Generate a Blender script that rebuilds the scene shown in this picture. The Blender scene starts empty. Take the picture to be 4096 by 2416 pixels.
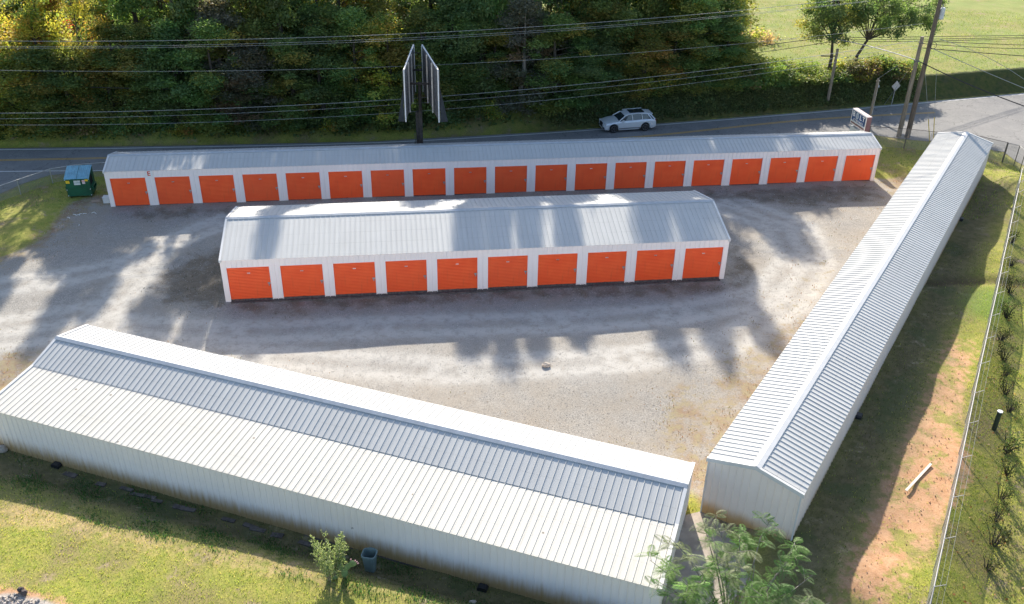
import bpy, bmesh, math, random
import numpy as np
from mathutils import Vector, Matrix, Euler
from mathutils.geometry import tessellate_polygon
PI = math.pi
R = math.radians
random.seed(7)
rng = np.random.default_rng(11)
scene = bpy.context.scene
COL = scene.collection

D = {"far_line": [[-42.15, 71.22], [-28.26, 72.55], [-11.9, 74.52], [3.05, 77.76], [16.87, 81.52], [26.75, 84.34], [37.3, 87.56], [51.38, 91.9]], "centre": [[-41.06, 68.97], [-32.84, 69.89], [-7.94, 73.03], [9.56, 76.87], [26.25, 82.41], [39.9, 85.49]], "near_line": [[-39.94, 66.68], [-32.1, 67.29]], "asph_near": [[-37.9, 62.5], [-37.13, 64.41], [-35.84, 66.19], [-32.01, 67.24], [-20, 68.3], [0, 71], [20, 74.8], [30.64, 79.46], [32.59, 78.62], [34.96, 77.81], [38.04, 77.24], [40.4, 76.6], [41.2, 75.6], [41.91, 75.29], [41.91, 73.11], [42.19, 72.29], [45, 68], [50, 60]], "gravel": [[-36.23, 49.71], [-32.7, 51.96], [-32.14, 52.83], [-31.58, 54.83], [-31.8, 57.64], [-32.16, 60.94], [-32.15, 61.65], [-29.8, 63.13], [-28, 62], [28, 70.5], [28.59, 68.25], [31.0, 69.29], [33.6, 72.49], [22, 47], [10.5, 28.2], [9, 28.6], [8.37, 31.02], [8.5, 32.52], [7.6, 31.3], [-22, 41.2], [-25.83, 39.44], [-25.96, 38.1], [-29.24, 37.14]], "gapgrass": [[7.23, 39.08], [10.06, 40.54], [10.58, 36.27], [8.49, 30.39], [7.07, 29.58], [7.84, 34.27]], "brownleft": [[-28.72, 41.07], [-26.31, 41.64], [-25.75, 43.44], [-24.99, 42.19], [-25.23, 39.32], [-25.67, 35.11]], "mossL": [[-19.67, 54.35], [-21.24, 53.03], [-22.04, 50.62], [-22.04, 48.4], [-20.7, 46.66], [-18.69, 45.88], [-17.05, 46.23], [-15.64, 47.01], [-17.39, 54.45]], "mossR": [[15.22, 57.21], [16.29, 55.0], [16.07, 52.54], [14.54, 49.87], [13.02, 49.19], [12.57, 50.1]], "mossMF": [[-17.0, 47.1], [-8.3, 48.49], [3.88, 50.07], [13.35, 50.94], [13.95, 49.23], [3.8, 48.37], [-8.06, 46.72], [-13.7, 45.65], [-16.6, 45.68]], "mossEF": [[-28.28, 60.08], [-10.2, 62.27], [12.28, 65.45], [27.9, 67.71], [28.41, 64.6], [22.91, 62.52], [15.73, 63.52], [8.28, 63.62], [-10.14, 61.82], [-23.7, 58.62], [-26.99, 58.06]], "red": [[20.69, 37.71], [21.97, 37.76], [20.96, 34.82], [21.57, 34.14], [20.0, 31.56], [19.29, 30.31], [18.5, 29.7], [16.62, 27.36], [14.42, 25.55], [13.18, 24.54], [12.22, 24.51], [14.56, 27.92], [15.97, 30.22], [18.18, 33.57]], "red2": [[24.89, 44.12], [25.53, 44.62], [25.06, 42.27], [23.37, 39.37], [21.28, 35.71], [19.5, 35.66], [22.04, 39.59]], "lush": [[27.66, 49.8], [29.23, 50.44], [31.35, 50.33], [29.77, 47.32], [27.88, 44.71], [25.43, 45.44], [26.59, 48.08]], "drylawn": [[-21.81, 29.8], [-17.79, 28.72], [-12.68, 27.27], [-7.93, 26.12], [-6.07, 25.38], [-5.99, 24.9], [-7.23, 25.35], [-11.9, 26.53], [-16.86, 27.86], [-21.32, 28.79]], "rubble": [[-19.67, 24.71], [-18.68, 24.61], [-17.93, 24.41], [-17.38, 24.23], [-16.54, 24.04], [-16.24, 23.33], [-18.95, 23.26]], "rubred": [[-19.91, 24.8], [-18.38, 24.79], [-17.91, 24.58], [-17.03, 24.29], [-16.3, 24.12], [-15.88, 23.34], [-18.95, 23.26]], "tracks": [[[-33.42, 47.34], [-28.38, 49.39], [-24.37, 51.86], [-22.57, 55.14], [-20.24, 58.78], [-11.73, 60.36]], [[-28.24, 42.83], [-22.99, 44.61], [-16.08, 43.8], [-7.77, 44.64], [2.22, 45.57], [9.61, 46.69], [15.27, 48.97], [18.45, 53.67], [18.47, 59.34], [15.47, 62.17]], [[-28.87, 44.12], [-23.63, 46.26], [-23.39, 50.89], [-23.31, 54.37], [-20.59, 57.55]], [[-23.64, 41.74], [-14.11, 41.59], [-3.22, 40.54], [6.2, 41.83], [11.95, 43.53], [16.51, 47.82], [19.84, 53.38], [20.26, 59.42], [16.67, 63.57]]], "ditch": [[25.49, 50.19], [27.13, 50.42], [29.6, 50.74], [31.16, 50.42], [32.43, 50.16]], "concrete": [[7.63, 29.84], [8.29, 30.08], [8.47, 30.04], [9.69, 28.74], [11.83, 28.51], [11.45, 27.93], [10.15, 26.72], [9.33, 25.8], [8.52, 24.95], [8.39, 24.3], [5.89, 24.24], [5.97, 24.88], [7.09, 28.67]]}
W = {"w1": [[-37.54, 67.15, 10.03], [-12.85, 70.99, 9.78], [0.36, 73.05, 10.24], [14.49, 75.25, 11.21], [26.8, 77.17, 11.97]], "w2": [[-37.64, 67.13, 9.62], [-12.88, 70.99, 9.46], [0.37, 73.05, 9.99], [14.54, 75.26, 10.79], [28.37, 77.41, 11.85]], "w3": [[-37.66, 67.13, 9.51], [-12.89, 70.99, 9.33], [0.37, 73.05, 9.83], [14.55, 75.26, 10.66], [28.51, 77.44, 11.82]], "w4": [[-38.06, 67.07, 7.87], [-13.02, 70.97, 7.37], [0.42, 73.06, 7.72], [14.84, 75.31, 8.37], [24.14, 76.76, 9.1], [33.69, 78.24, 9.97]], "w6": [[-38.32, 66.03, 4.96], [-13.12, 70.4, 4.79], [0.47, 72.76, 5.4], [15.05, 75.29, 6.52], [33.65, 78.51, 8.46]], "w7": [[-38.43, 66.01, 4.51], [-13.14, 70.4, 4.42], [0.48, 72.76, 4.99], [15.12, 75.3, 6.01], [33.75, 78.53, 8.08]], "w8": [[-38.54, 65.99, 4.05], [-13.19, 70.39, 3.71], [0.5, 72.76, 4.36], [15.17, 75.31, 5.56], [33.8, 78.54, 7.85]], "w5a": [[-38.96, 73.54, 4.73], [-26.49, 74.93, 4.2], [-16.1, 76.09, 4.04]], "t1": [[17.33, 89.65, 3.7], [21.59, 88.62, 4.79], [26.48, 87.43, 6.13], [29.36, 86.74, 6.56]], "t2": [[17.36, 89.64, 3.39], [22.08, 88.5, 4.42], [26.59, 87.41, 5.46], [29.42, 86.73, 6.22]], "r1": [[29.21, 86.26, 6.63], [37.41, 90.45, 5.87], [43.14, 93.37, 5.21], [53.21, 98.51, 4.25]], "r2": [[29.25, 86.28, 6.45], [37.97, 90.73, 5.56], [43.21, 93.41, 4.98], [53.3, 98.56, 4.04]], "r3": [[29.29, 86.3, 6.26], [38.52, 91.01, 5.31], [43.27, 93.44, 4.8], [53.35, 98.58, 3.9]], "r4": [[34.11, 78.61, 8.44], [38.32, 80.33, 7.93], [45.15, 83.12, 7.13]], "r5": [[34.17, 78.64, 8.22], [38.42, 80.37, 7.6], [45.27, 83.17, 6.81]], "r6": [[34.28, 78.68, 7.84], [38.55, 80.43, 7.17], [45.52, 83.27, 6.12]], "d1": [[29.78, 86.83, 6.32], [31.02, 84.4, 6.74], [31.86, 82.75, 6.61], [33.94, 78.68, 6.83]], "d2": [[33.92, 78.61, 6.85], [38.08, 76.38, 5.43], [40.18, 75.26, 4.76], [41.86, 74.36, 4.39]], "d3": [[34.77, 78.39, 7.97], [38.34, 77.79, 6.66], [42.91, 77.03, 5.07]], "d4": [[35.48, 78.45, 8.59], [38.35, 78.65, 7.97], [41.18, 78.85, 6.41], [43.77, 79.02, 5.33]], "s1": [[31.97, 80.98, 4.44], [32.67, 79.07, 6.2]], "g1": [[35.79, 87.62, 0.0], [34.54, 81.32, 4.95]], "y1": [[36.37, 77.51, 0.0], [35.86, 77.78, 1.86], [34.69, 78.41, 6.5]], "y2": [[37.0, 78.3, 0.0], [36.29, 78.22, 3.29], [35.66, 78.16, 6.24]]}
EXPO = 1.2

# ------------------------------------------------------------------ helpers
def tag(o, label=None, cat=None, group=None, kind=None):
    if label: o['label'] = label
    if cat: o['category'] = cat
    if group: o['group'] = group
    if kind: o['kind'] = kind
    return o

def empty(name, loc=(0, 0, 0), rz=0.0):
    o = bpy.data.objects.new(name, None)
    COL.objects.link(o)
    o.location = loc
    o.rotation_euler = (0, 0, rz)
    o.empty_display_size = 0.3
    return o

class MB:
    def __init__(s):
        s.v = []; s.f = []; s.m = []
    def add(s, vs, fs, mi=0):
        b = len(s.v)
        s.v += [tuple(map(float, p)) for p in vs]
        s.f += [tuple(b + i for i in f) for f in fs]
        s.m += [mi] * len(fs)
        return s
    def box(s, x0, y0, z0, x1, y1, z1, mi=0):
        vs = [(x0, y0, z0), (x1, y0, z0), (x1, y1, z0), (x0, y1, z0), (x0, y0, z1), (x1, y0, z1), (x1, y1, z1), (x0, y1, z1)]
        return s.add(vs, [(0, 3, 2, 1), (4, 5, 6, 7), (0, 1, 5, 4), (1, 2, 6, 5), (2, 3, 7, 6), (3, 0, 4, 7)], mi)
    def obox(s, c, size, rot=(0, 0, 0), mi=0):
        M = Euler(rot).to_matrix(); c = Vector(c)
        hx, hy, hz = [k / 2 for k in size]
        vs = [c + M @ Vector((a * hx, b * hy, d * hz)) for d in (-1, 1) for a, b in ((-1, -1), (1, -1), (1, 1), (-1, 1))]
        return s.add(vs, [(0, 3, 2, 1), (4, 5, 6, 7), (0, 1, 5, 4), (1, 2, 6, 5), (2, 3, 7, 6), (3, 0, 4, 7)], mi)
    def prism(s, poly, axis, a, b, mi=0):
        """polygon in the plane normal to axis, extruded a..b"""
        n = len(poly)
        def P(p, t):
            if axis == 'x': return (t, p[0], p[1])
            if axis == 'y': return (p[0], t, p[1])
            return (p[0], p[1], t)
        vs = [P(p, a) for p in poly] + [P(p, b) for p in poly]
        fs = [tuple(range(n)), tuple(range(2 * n - 1, n - 1, -1))] + [(i, i + n, (i + 1) % n + n, (i + 1) % n) for i in range(n)]
        return s.add(vs, fs, mi)
    def tube(s, pts, r, n=6, mi=0, cap=True):
        pts = [Vector(p) for p in pts]
        rs = r if isinstance(r, (list, tuple)) else [r] * len(pts)
        b = len(s.v); vs = []; fs = []
        for i, p in enumerate(pts):
            t = (pts[min(i + 1, len(pts) - 1)] - pts[max(i - 1, 0)]).normalized()
            u = t.orthogonal().normalized() if i == 0 else (pu - t * pu.dot(t)).normalized()
            pu = u; w = t.cross(u)
            for k in range(n):
                a = 2 * PI * k / n
                vs.append(p + (u * math.cos(a) + w * math.sin(a)) * rs[i])
        for i in range(len(pts) - 1):
            for k in range(n):
                fs.append((i * n + k, i * n + (k + 1) % n, (i + 1) * n + (k + 1) % n, (i + 1) * n + k))
        if cap:
            fs.append(tuple(range(n - 1, -1, -1))); fs.append(tuple((len(pts) - 1) * n + k for k in range(n)))
        return s.add(vs, fs, mi)
    def build(s, name, mats, parent=None, smooth=False, loc=None):
        me = bpy.data.meshes.new(name)
        me.from_pydata(s.v, [], s.f)
        if not isinstance(mats, (list, tuple)): mats = [mats]
        for m in mats: me.materials.append(m)
        me.polygons.foreach_set('material_index', s.m)
        if smooth: me.polygons.foreach_set('use_smooth', [True] * len(s.f))
        me.update()
        o = bpy.data.objects.new(name, me)
        COL.objects.link(o)
        if parent: o.parent = parent
        if loc: o.location = loc
        return o

def quads_obj(name, P, mats, tint=None, parent=None, mi=None, tri=False):
    """P: (n,4,3) or (n,3,3) array of faces, built fast"""
    n, k = P.shape[:2]
    me = bpy.data.meshes.new(name)
    me.vertices.add(n * k); me.loops.add(n * k); me.polygons.add(n)
    me.vertices.foreach_set('co', P.reshape(-1).astype(np.float32))
    me.loops.foreach_set('vertex_index', np.arange(n * k, dtype=np.int32))
    me.polygons.foreach_set('loop_start', np.arange(0, n * k, k, dtype=np.int32))
    for m in (mats if isinstance(mats, (list, tuple)) else [mats]): me.materials.append(m)
    if tint is not None:
        a = me.attributes.new('tint', 'FLOAT_COLOR', 'FACE')
        c = np.ones((n, 4), np.float32); c[:, :3] = tint
        a.data.foreach_set('color', c.reshape(-1))
    me.update(calc_edges=True)
    o = bpy.data.objects.new(name, me)
    COL.objects.link(o)
    if parent: o.parent = parent
    return o

def copy_thing(src, loc, rz=0, scale=None, label=None, group=None):
    c = src.copy(); COL.objects.link(c)
    c.location = loc; c.rotation_euler = (0, 0, rz)
    if scale: c.scale = scale
    if label: c['label'] = label
    if group: c['group'] = group
    for ch in src.children:
        d = ch.copy(); COL.objects.link(d); d.parent = c
        for g in ch.children:
            e = g.copy(); COL.objects.link(e); e.parent = d
    return c

def text_mesh(s, size, depth=0.004, bold=0.0, squeeze=1.0, align='CENTER'):
    cu = bpy.data.curves.new('letters', 'FONT')
    cu.body = s; cu.size = size; cu.align_x = align; cu.align_y = 'CENTER'
    cu.extrude = depth; cu.offset = bold
    t = bpy.data.objects.new('letters', cu); COL.objects.link(t)
    bpy.context.view_layer.update()
    me = bpy.data.meshes.new_from_object(t.evaluated_get(bpy.context.evaluated_depsgraph_get()))
    bpy.data.objects.remove(t)
    for v in me.vertices: v.co.x *= squeeze
    return me

def text_obj(name, s, size, mat, parent, loc, rot, **k):
    me = text_mesh(s, size, **k)
    me.materials.clear(); me.materials.append(mat)
    for pl in me.polygons: pl.material_index = 0
    o = bpy.data.objects.new(name, me); COL.objects.link(o)
    o.parent = parent; o.location = loc; o.rotation_euler = rot
    return o

# ------------------------------------------------------------------ materials
class NT:
    def __init__(s, name):
        s.m = bpy.data.materials.new(name); s.m.use_nodes = True
        s.t = s.m.node_tree; s.n = s.t.nodes; s.n.clear()
        s.out = s.n.new('ShaderNodeOutputMaterial')
    def node(s, ty, **k):
        o = s.n.new(ty)
        for a, b in k.items(): setattr(o, a, b)
        return o
    def link(s, a, b): s.t.links.new(a, b)
    def setin(s, nd, i, v):
        if hasattr(v, 'is_linked') or isinstance(v, bpy.types.NodeSocket): s.link(v, nd.inputs[i])
        elif v is not None:
            nd.inputs[i].default_value = v
    def coord(s, which='Object', scale=1.0, loc=(0, 0, 0)):
        if which == 'World':
            g = s.node('ShaderNodeNewGeometry').outputs['Position']
        else:
            g = s.node('ShaderNodeTexCoord').outputs[which]
        m = s.node('ShaderNodeMapping')
        m.inputs['Scale'].default_value = (scale,) * 3 if not isinstance(scale, (tuple, list)) else scale
        m.inputs['Location'].default_value = loc
        s.link(g, m.inputs[0]); return m.outputs[0]
    def noise(s, vec, scale=1.0, detail=4, rough=0.55, dist=0.0):
        n = s.node('ShaderNodeTexNoise'); s.link(vec, n.inputs['Vector'])
        n.inputs['Scale'].default_value = scale; n.inputs['Detail'].default_value = detail
        n.inputs['Roughness'].default_value = rough; n.inputs['Distortion'].default_value = dist
        return n.outputs['Fac']
    def ramp(s, fac, a, b, lo=0.0, hi=1.0):
        if a > b: a, b, lo, hi = b, a, hi, lo
        n = s.node('ShaderNodeMapRange'); n.interpolation_type = 'SMOOTHSTEP'
        s.setin(n, 0, fac); n.inputs[1].default_value = a; n.inputs[2].default_value = b
        n.inputs[3].default_value = lo; n.inputs[4].default_value = hi
        return n.outputs[0]
    def math(s, op, a, b=None, c=None):
        n = s.node('ShaderNodeMath', operation=op)
        s.setin(n, 0, a)
        if b is not None: s.setin(n, 1, b)
        if c is not None: s.setin(n, 2, c)
        return n.outputs[0]
    def mix(s, fac, a, b, blend='MIX'):
        n = s.node('ShaderNodeMix', data_type='RGBA', blend_type=blend)
        s.setin(n, 0, fac)
        for i, v in ((6, a), (7, b)):
            if isinstance(v, tuple): n.inputs[i].default_value = (*v[:3], 1)
            else: s.link(v, n.inputs[i])
        return n.outputs[2]
    def bump(s, h, strength=0.4, dist=0.02):
        n = s.node('ShaderNodeBump'); s.link(h, n.inputs['Height'])
        n.inputs['Strength'].default_value = strength; n.inputs['Distance'].default_value = dist
        return n.outputs[0]
    def bsdf(s, col, rough=0.6, metal=0.0, normal=None, spec=0.5, trans=None):
        n = s.node('ShaderNodeBsdfPrincipled')
        if isinstance(col, tuple): n.inputs['Base Color'].default_value = (*col[:3], 1)
        else: s.link(col, n.inputs['Base Color'])
        s.setin(n, 'Roughness', rough); n.inputs['Metallic'].default_value = metal
        n.inputs['Specular IOR Level'].default_value = spec
        if normal is not None: s.link(normal, n.inputs['Normal'])
        s.link(n.outputs[0], s.out.inputs[0])
        return n

def simple(name, col, rough=0.6, metal=0.0, var=0.12, nscale=3.0, spec=0.5, bump=0.0):
    t = NT(name); v = t.coord('World')
    n = t.noise(v, nscale, 5)
    c = t.mix(t.ramp(n, 0.3, 0.7), tuple(x * (1 - var) for x in col), tuple(min(1, x * (1 + var)) for x in col))
    nm = t.bump(t.noise(v, nscale * 8, 3), bump, 0.02) if bump else None
    t.bsdf(c, rough, metal, nm, spec)
    return t.m

def metal_panel(name, col, rough=0.45, streak=0.06, stain=None, dirt=None, spots=0.0, rows=0):
    """painted sheet metal; streak runs down the slope (object x = along the building)"""
    t = NT(name); v = t.coord('Object', (6.0, 0.35, 0.35)); v2 = t.coord('Object', (1, 1, 1))
    n1 = t.noise(v, 1.0, 5, 0.6); n2 = t.noise(v2, 0.45, 4)
    c = t.mix(t.ramp(n1, 0.25, 0.75), tuple(x * (1 - streak) for x in col), tuple(min(.95, x * (1 + streak)) for x in col))
    c = t.mix(t.ramp(n2, 0.35, 0.75, 0, 0.5), c, tuple(x * (1 - 1.6 * streak) for x in col))
    # panel by panel tone (sheets are 0.92 m wide)
    sx = t.node('ShaderNodeSeparateXYZ'); t.link(t.coord('Object'), sx.inputs[0])
    fl = t.math('FLOOR', t.math('DIVIDE', sx.outputs[0], 0.9144))
    wn = t.node('ShaderNodeTexWhiteNoise', noise_dimensions='1D'); t.link(fl, wn.inputs['W'])
    c = t.mix(t.math('MULTIPLY', wn.outputs[0], 0.6 * streak * 4), c, tuple(x * 0.86 for x in col))
    if dirt:   # fine rain streaks
        v3 = t.coord('Object', (14.0, 0.8, 0.8)); n3 = t.noise(v3, 1.0, 6, 0.7)
        c = t.mix(t.ramp(n3, 0.52, 0.8, 0, dirt[1]), c, dirt[0])
    if rows:   # rows of screws with grime below them
        fr = t.math('FRACT', t.math('DIVIDE', t.math('ADD', sx.outputs[1], 50.3), rows)); fx = t.math('FRACT', t.math('DIVIDE', sx.outputs[0], .1016))
        ln = t.math('MULTIPLY', t.ramp(fr, .05, .02, 0, .5), t.ramp(fx, .5, .35, .25, 1)); c = t.mix(t.math('MULTIPLY', ln, t.ramp(n2, .3, .6)), c, tuple(x * .55 for x in col))
    if stain:  # mud splash rising from the ground: (z0, height, colour)
        z0, h, sc = stain
        v4 = t.coord('Object', (5.0, 1, 0.5)); n4 = t.noise(v4, 1.0, 5, 0.65)
        zz = t.math('ADD', sx.outputs[2], t.math('MULTIPLY', t.math('SUBTRACT', n4, 0.5), -0.9 * h))
        c = t.mix(t.ramp(zz, z0 + h, z0, 0, 0.95), c, sc)
    if spots:
        vo = t.node('ShaderNodeTexVoronoi'); t.link(v2, vo.inputs['Vector']); vo.inputs['Scale'].default_value = .8
        c = t.mix(t.ramp(vo.outputs['Distance'], 0.06, 0.03, 0, spots), c, (.12, .09, .06))
    t.bsdf(c, rough, 0.0, t.bump(t.noise(t.coord('Object', (1, .25, .25)), 1.2, 2), 0.25, 0.02), 0.22)
    return t.m

M = {}
M['roof'] = metal_panel('white_roof_metal', (.50, .505, .50), .68, .06, rows=.95)
M['roof_old'] = metal_panel('weathered_roof_metal', (.60, .58, .53), .7, .06, dirt=((.38, .33, .26), .5), spots=.8, rows=.95)
M['wall'] = metal_panel('white_wall_metal', (.88, .81, .80), .5, .03)
M['wall_stained'] = metal_panel('stained_wall_metal', (.86, .795, .76), .5, .035, stain=(.12, .95, (.50, .33, .14)), spots=.5)
M['wall_tan'] = metal_panel('bounce_tan_wall_metal', (.84, .75, .69), .55, .05, stain=(.1, .75, (.52, .32, .13)))  # beige of bounced light is in the base colour, mud stain below
M['trim'] = simple('white_trim', (.62, .62, .62), .65, var=.04, spec=.25)
M['trim_grey'] = simple('grey_ridge_trim', (.40, .43, .47), .6, var=.08, spec=.25)
M['conc'] = simple('worn_concrete', (.36, .31, .26), .9, var=.22, nscale=1.6, bump=.3)
M['sill'] = simple('dark_door_sill', (.10, .085, .08), .9, var=.35, nscale=6)
M['steel'] = simple('galvanised_steel', (.42, .43, .44), .45, .6, var=.15)
M['dsteel'] = simple('dark_post_steel', (.12, .12, .125), .55, .3)
M['cable'] = simple('aluminium_cable', (.30, .31, .32), .6, .2)
M['cable_black'] = simple('black_cable', (.03, .03, .033), .7)
M['black'] = simple('black_plastic', (.018, .02, .025), .45)
M['white'] = simple('white_paint', (.78, .78, .78), .5, var=.03)
M['rusty'] = simple('rusty_steel', (.055, .045, .042), .8, var=.4, nscale=5)
M['wood'] = None

def wood_mat(name, a, b, sc=(14, 14, .8)):
    t = NT(name); v = t.coord('Object', sc); n = t.noise(v, 1.0, 6, .65, .4)
    c = t.mix(t.ramp(n, .3, .7), a, b)
    t.bsdf(c, .85, normal=t.bump(n, .5, .02)); return t.m
M['wood'] = wood_mat('weathered_pole_wood', (.15, .12, .09), (.30, .255, .20))
M['wood_dark'] = wood_mat('dark_pole_wood', (.085, .065, .05), (.19, .15, .12))
M['plank'] = wood_mat('raw_plank_wood', (.60, .55, .46), (.74, .69, .60), (1, 14, 14))
M['bark'] = wood_mat('tree_bark', (.035, .028, .022), (.10, .082, .065), (5, 5, 1))
M['bark_light'] = wood_mat('pale_tree_bark', (.14, .12, .10), (.30, .27, .23), (9, 9, 2))
M['board'] = wood_mat('billboard_boards', (.09, .085, .085), (.24, .23, .235), (.6, 3, 9))

t = NT('orange_door_paint'); v = t.coord('Object')
n = t.noise(v, .9, 4); wv = t.node('ShaderNodeObjectInfo').outputs['Random']
c = t.mix(t.ramp(n, .3, .7), (.92, .115, .03), (.97, .15, .04))
c = t.mix(t.math('MULTIPLY', wv, .5), c, (.84, .14, .05))
c = t.mix(t.ramp(t.noise(t.coord('Object', (3, 1, .4)), 1.5, 5), .55, .85, 0, .35), c, (.55, .12, .05))
t.bsdf(c, .42, spec=.45); M['orange'] = t.m

def leaf_mat(name, trans=.35, gain=1.0, rough=.6):
    t = NT(name)
    a = t.node('ShaderNodeAttribute', attribute_name='tint')
    oi = t.node('ShaderNodeObjectInfo')
    hs = t.node('ShaderNodeHueSaturation'); t.link(a.outputs['Color'], hs.inputs['Color'])
    t.link(t.ramp(oi.outputs['Random'], 0, 1, .485, .515), hs.inputs['Hue'])
    t.link(t.math('MULTIPLY_ADD', oi.outputs['Random'], .45 * gain, .78 * gain), hs.inputs['Value'])
    p = t.node('ShaderNodeBsdfPrincipled'); t.link(hs.outputs[0], p.inputs['Base Color'])
    p.inputs['Roughness'].default_value = rough; p.inputs['Specular IOR Level'].default_value = .3
    tr = t.node('ShaderNodeBsdfTranslucent')
    tc = t.mix(1.0, hs.outputs[0], (1.0, 1.0, .45), 'MULTIPLY')
    g = t.mix(.5, tc, hs.outputs[0], 'ADD'); t.link(g, tr.inputs[0])
    mx = t.node('ShaderNodeMixShader'); mx.inputs[0].default_value = trans
    t.link(p.outputs[0], mx.inputs[1]); t.link(tr.outputs[0], mx.inputs[2]); t.link(mx.outputs[0], t.out.inputs[0])
    return t.m
M['leaf'] = leaf_mat('foliage', .48)
M['blade'] = leaf_mat('grass_blades', .38, 1.0, .7)

# ------------------------------------------------------------------ measured layout
CAM_H, CAM_TH, CAM_RO, CAM_F = 28.15495, R(30.305916), R(1.1356702), 3698.3839 / 4096 * 36
EB = dict(x=-28.9793, y=60.5986, a=.1345, z=-.03, L=57.95, d=3.686, e=2.753, r=3.24)
MBL = dict(x=-16.9177, y=47.0525, a=.1347, z=.32, L=30.5, d=7.349, e=2.729, r=3.668)
GB = dict(x=8.3629, y=30.0735, a=1.0127, z=.36, L=47.896, d=3.903, e=2.8245, r=3.2935)
AB = dict(x=5.6931, y=24.1124, a=2.8168, z=-.41, L=31.608, d=6.803, e=2.426, r=3.306, x0=3.074, rp=4.864, ht=2.75, ke=2.874)
FAR = np.array(D['far_line']); CEN = np.array(D['centre'])
def far_y(x):
    xs = np.concatenate([[-200], FAR[:, 0], [200]]); ys = np.concatenate([[FAR[0, 1] - 12.5], FAR[:, 1], [FAR[-1, 1] + 45]])
    return np.interp(x, xs, ys)

def pip(X, Y, poly):
    ins = np.zeros(X.shape, bool); n = len(poly)
    for i in range(n):
        x0, y0 = poly[i]; x1, y1 = poly[(i + 1) % n]
        if y0 == y1: continue
        c = ((y0 > Y) != (y1 > Y)) & (X < (x1 - x0) * (Y - y0) / (y1 - y0) + x0)
        ins ^= c
    return ins

def blur(A, k):
    for ax in (0, 1):
        for _ in range(2):
            P = np.pad(A, [(k, k) if i == ax else (0, 0) for i in (0, 1)], mode='edge')
            cs = np.cumsum(P, axis=ax); cs = np.concatenate([np.zeros_like(np.take(cs, [0], axis=ax)), cs], axis=ax)
            n = A.shape[ax]
            A = (np.take(cs, range(2 * k + 1, 2 * k + 1 + n), axis=ax) - np.take(cs, range(0, n), axis=ax)) / (2 * k + 1)
    return A

def world_of(B, s, t):
    return (B['x'] + math.cos(B['a']) * s - math.sin(B['a']) * t, B['y'] + math.sin(B['a']) * s + math.cos(B['a']) * t)

CP = []
for s in (-2, 0, 12, 24, 36, 48, 58, 60):
    CP += [(*world_of(EB, s, -.4), .0), (*world_of(EB, s, 4.0), 0.0), (*world_of(EB, s, -4), .02)]
for s in (0, 10, 20, 30.5): CP += [(*world_of(MBL, s, -.3), .25), (*world_of(MBL, s, 7.6), .25), (*world_of(MBL, s, -5), .22)]
for s in (0, 8, 16, 24, 32, 40, 47): CP += [(*world_of(GB, s, .4), .25), (*world_of(GB, s, -4.2), .55 + .3 * (s < 30)), (*world_of(GB, s, -6.3), .95), (*world_of(GB, s, -9.5), .9), (*world_of(GB, s, -13), .6)]
for s in (-6, 0, 8, 16, 24, 31, 38): CP += [(*world_of(AB, s, .3), -.41), (*world_of(AB, s, .9), -.34), (*world_of(AB, s, 2.7), .62 - .011 * s), (*world_of(AB, s, 5), .72 - .01 * s), (*world_of(AB, s, 9), .8)]
for s in (4, 16, 28, 34): CP += [(*world_of(AB, s, -7.2), .0), (*world_of(AB, s, -10), .12)]
CP += [(-32, 50, .3), (-34, 56, .25), (-38, 50, .35), (-33, 62, 0), (-36, 62, .05), (45, 60, .1), (60, 40, .2), (42, 72, 0), (34, 74, .02), (-36, 40, .2), (-50, 30, .5), (0, 0, .8), (40, 0, .8), (-40, 0, .8), (8.3, 25.5, .2)]
CP = np.array(CP)

def terrain(X, Y):
    X = np.asarray(X, float); Y = np.asarray(Y, float)
    num = np.zeros(X.shape); den = np.zeros(X.shape)
    for x, y, z in CP:
        w = 1 / (((X - x) ** 2 + (Y - y) ** 2) + .25) ** 1.7
        num += w * z; den += w
    Z = num / den
    sa = (X - AB['x']) * math.cos(AB['a']) + (Y - AB['y']) * math.sin(AB['a'])
    ta = -(X - AB['x']) * math.sin(AB['a']) + (Y - AB['y']) * math.cos(AB['a'])
    lawnz = .27 + (28.4 - np.clip(sa, -4, 36)) * .026
    u = np.clip((ta - .7) / 1.9, 0, 1); u = u * u * (3 - 2 * u)
    zl = -.43 * (1 - u) + lawnz * u + .02 * np.clip(ta - 2.6, 0, 12)
    wl = np.clip((ta + .6) / .4, 0, 1) * np.clip((sa + 1.6) / 1.6, 0, 1) * np.clip((46 - sa) / 6, 0, 1) * np.clip((14 - ta) / 4, 0, 1)
    Z = Z * (1 - wl) + zl * wl
    fy = far_y(X)
    d = Y - fy
    # road corridor is level
    k = np.clip((Y - (fy - 9.5)) / 2.5, 0, 1); k = k * k * (3 - 2 * k)
    Z = Z * (1 - k)
    # bank beyond the road, then field and forest floor
    tR = np.clip((X - 36) / 6, 0, 1)
    toe = .7 + .7 * tR; crest = 2.7 + .5 * tR; hb = 2.1 - .45 * tR
    tL = np.clip((X + 12) / 22, 0, 1); hb = hb * (.35 + .65 * tL)
    q = np.clip((d - toe) / (crest - toe), 0, 1)
    Z = Z + hb * (.1 * q * q * (3 - 2 * q) + .9 * q) + np.clip(d - crest, 0, 1e9) * .035
    # field rises into a low hill far away
    Z = Z + np.clip(d - 60, 0, 400) * .12
    return Z
def tz(x, y): return float(terrain(np.array([x]), np.array([y]))[0])

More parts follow.
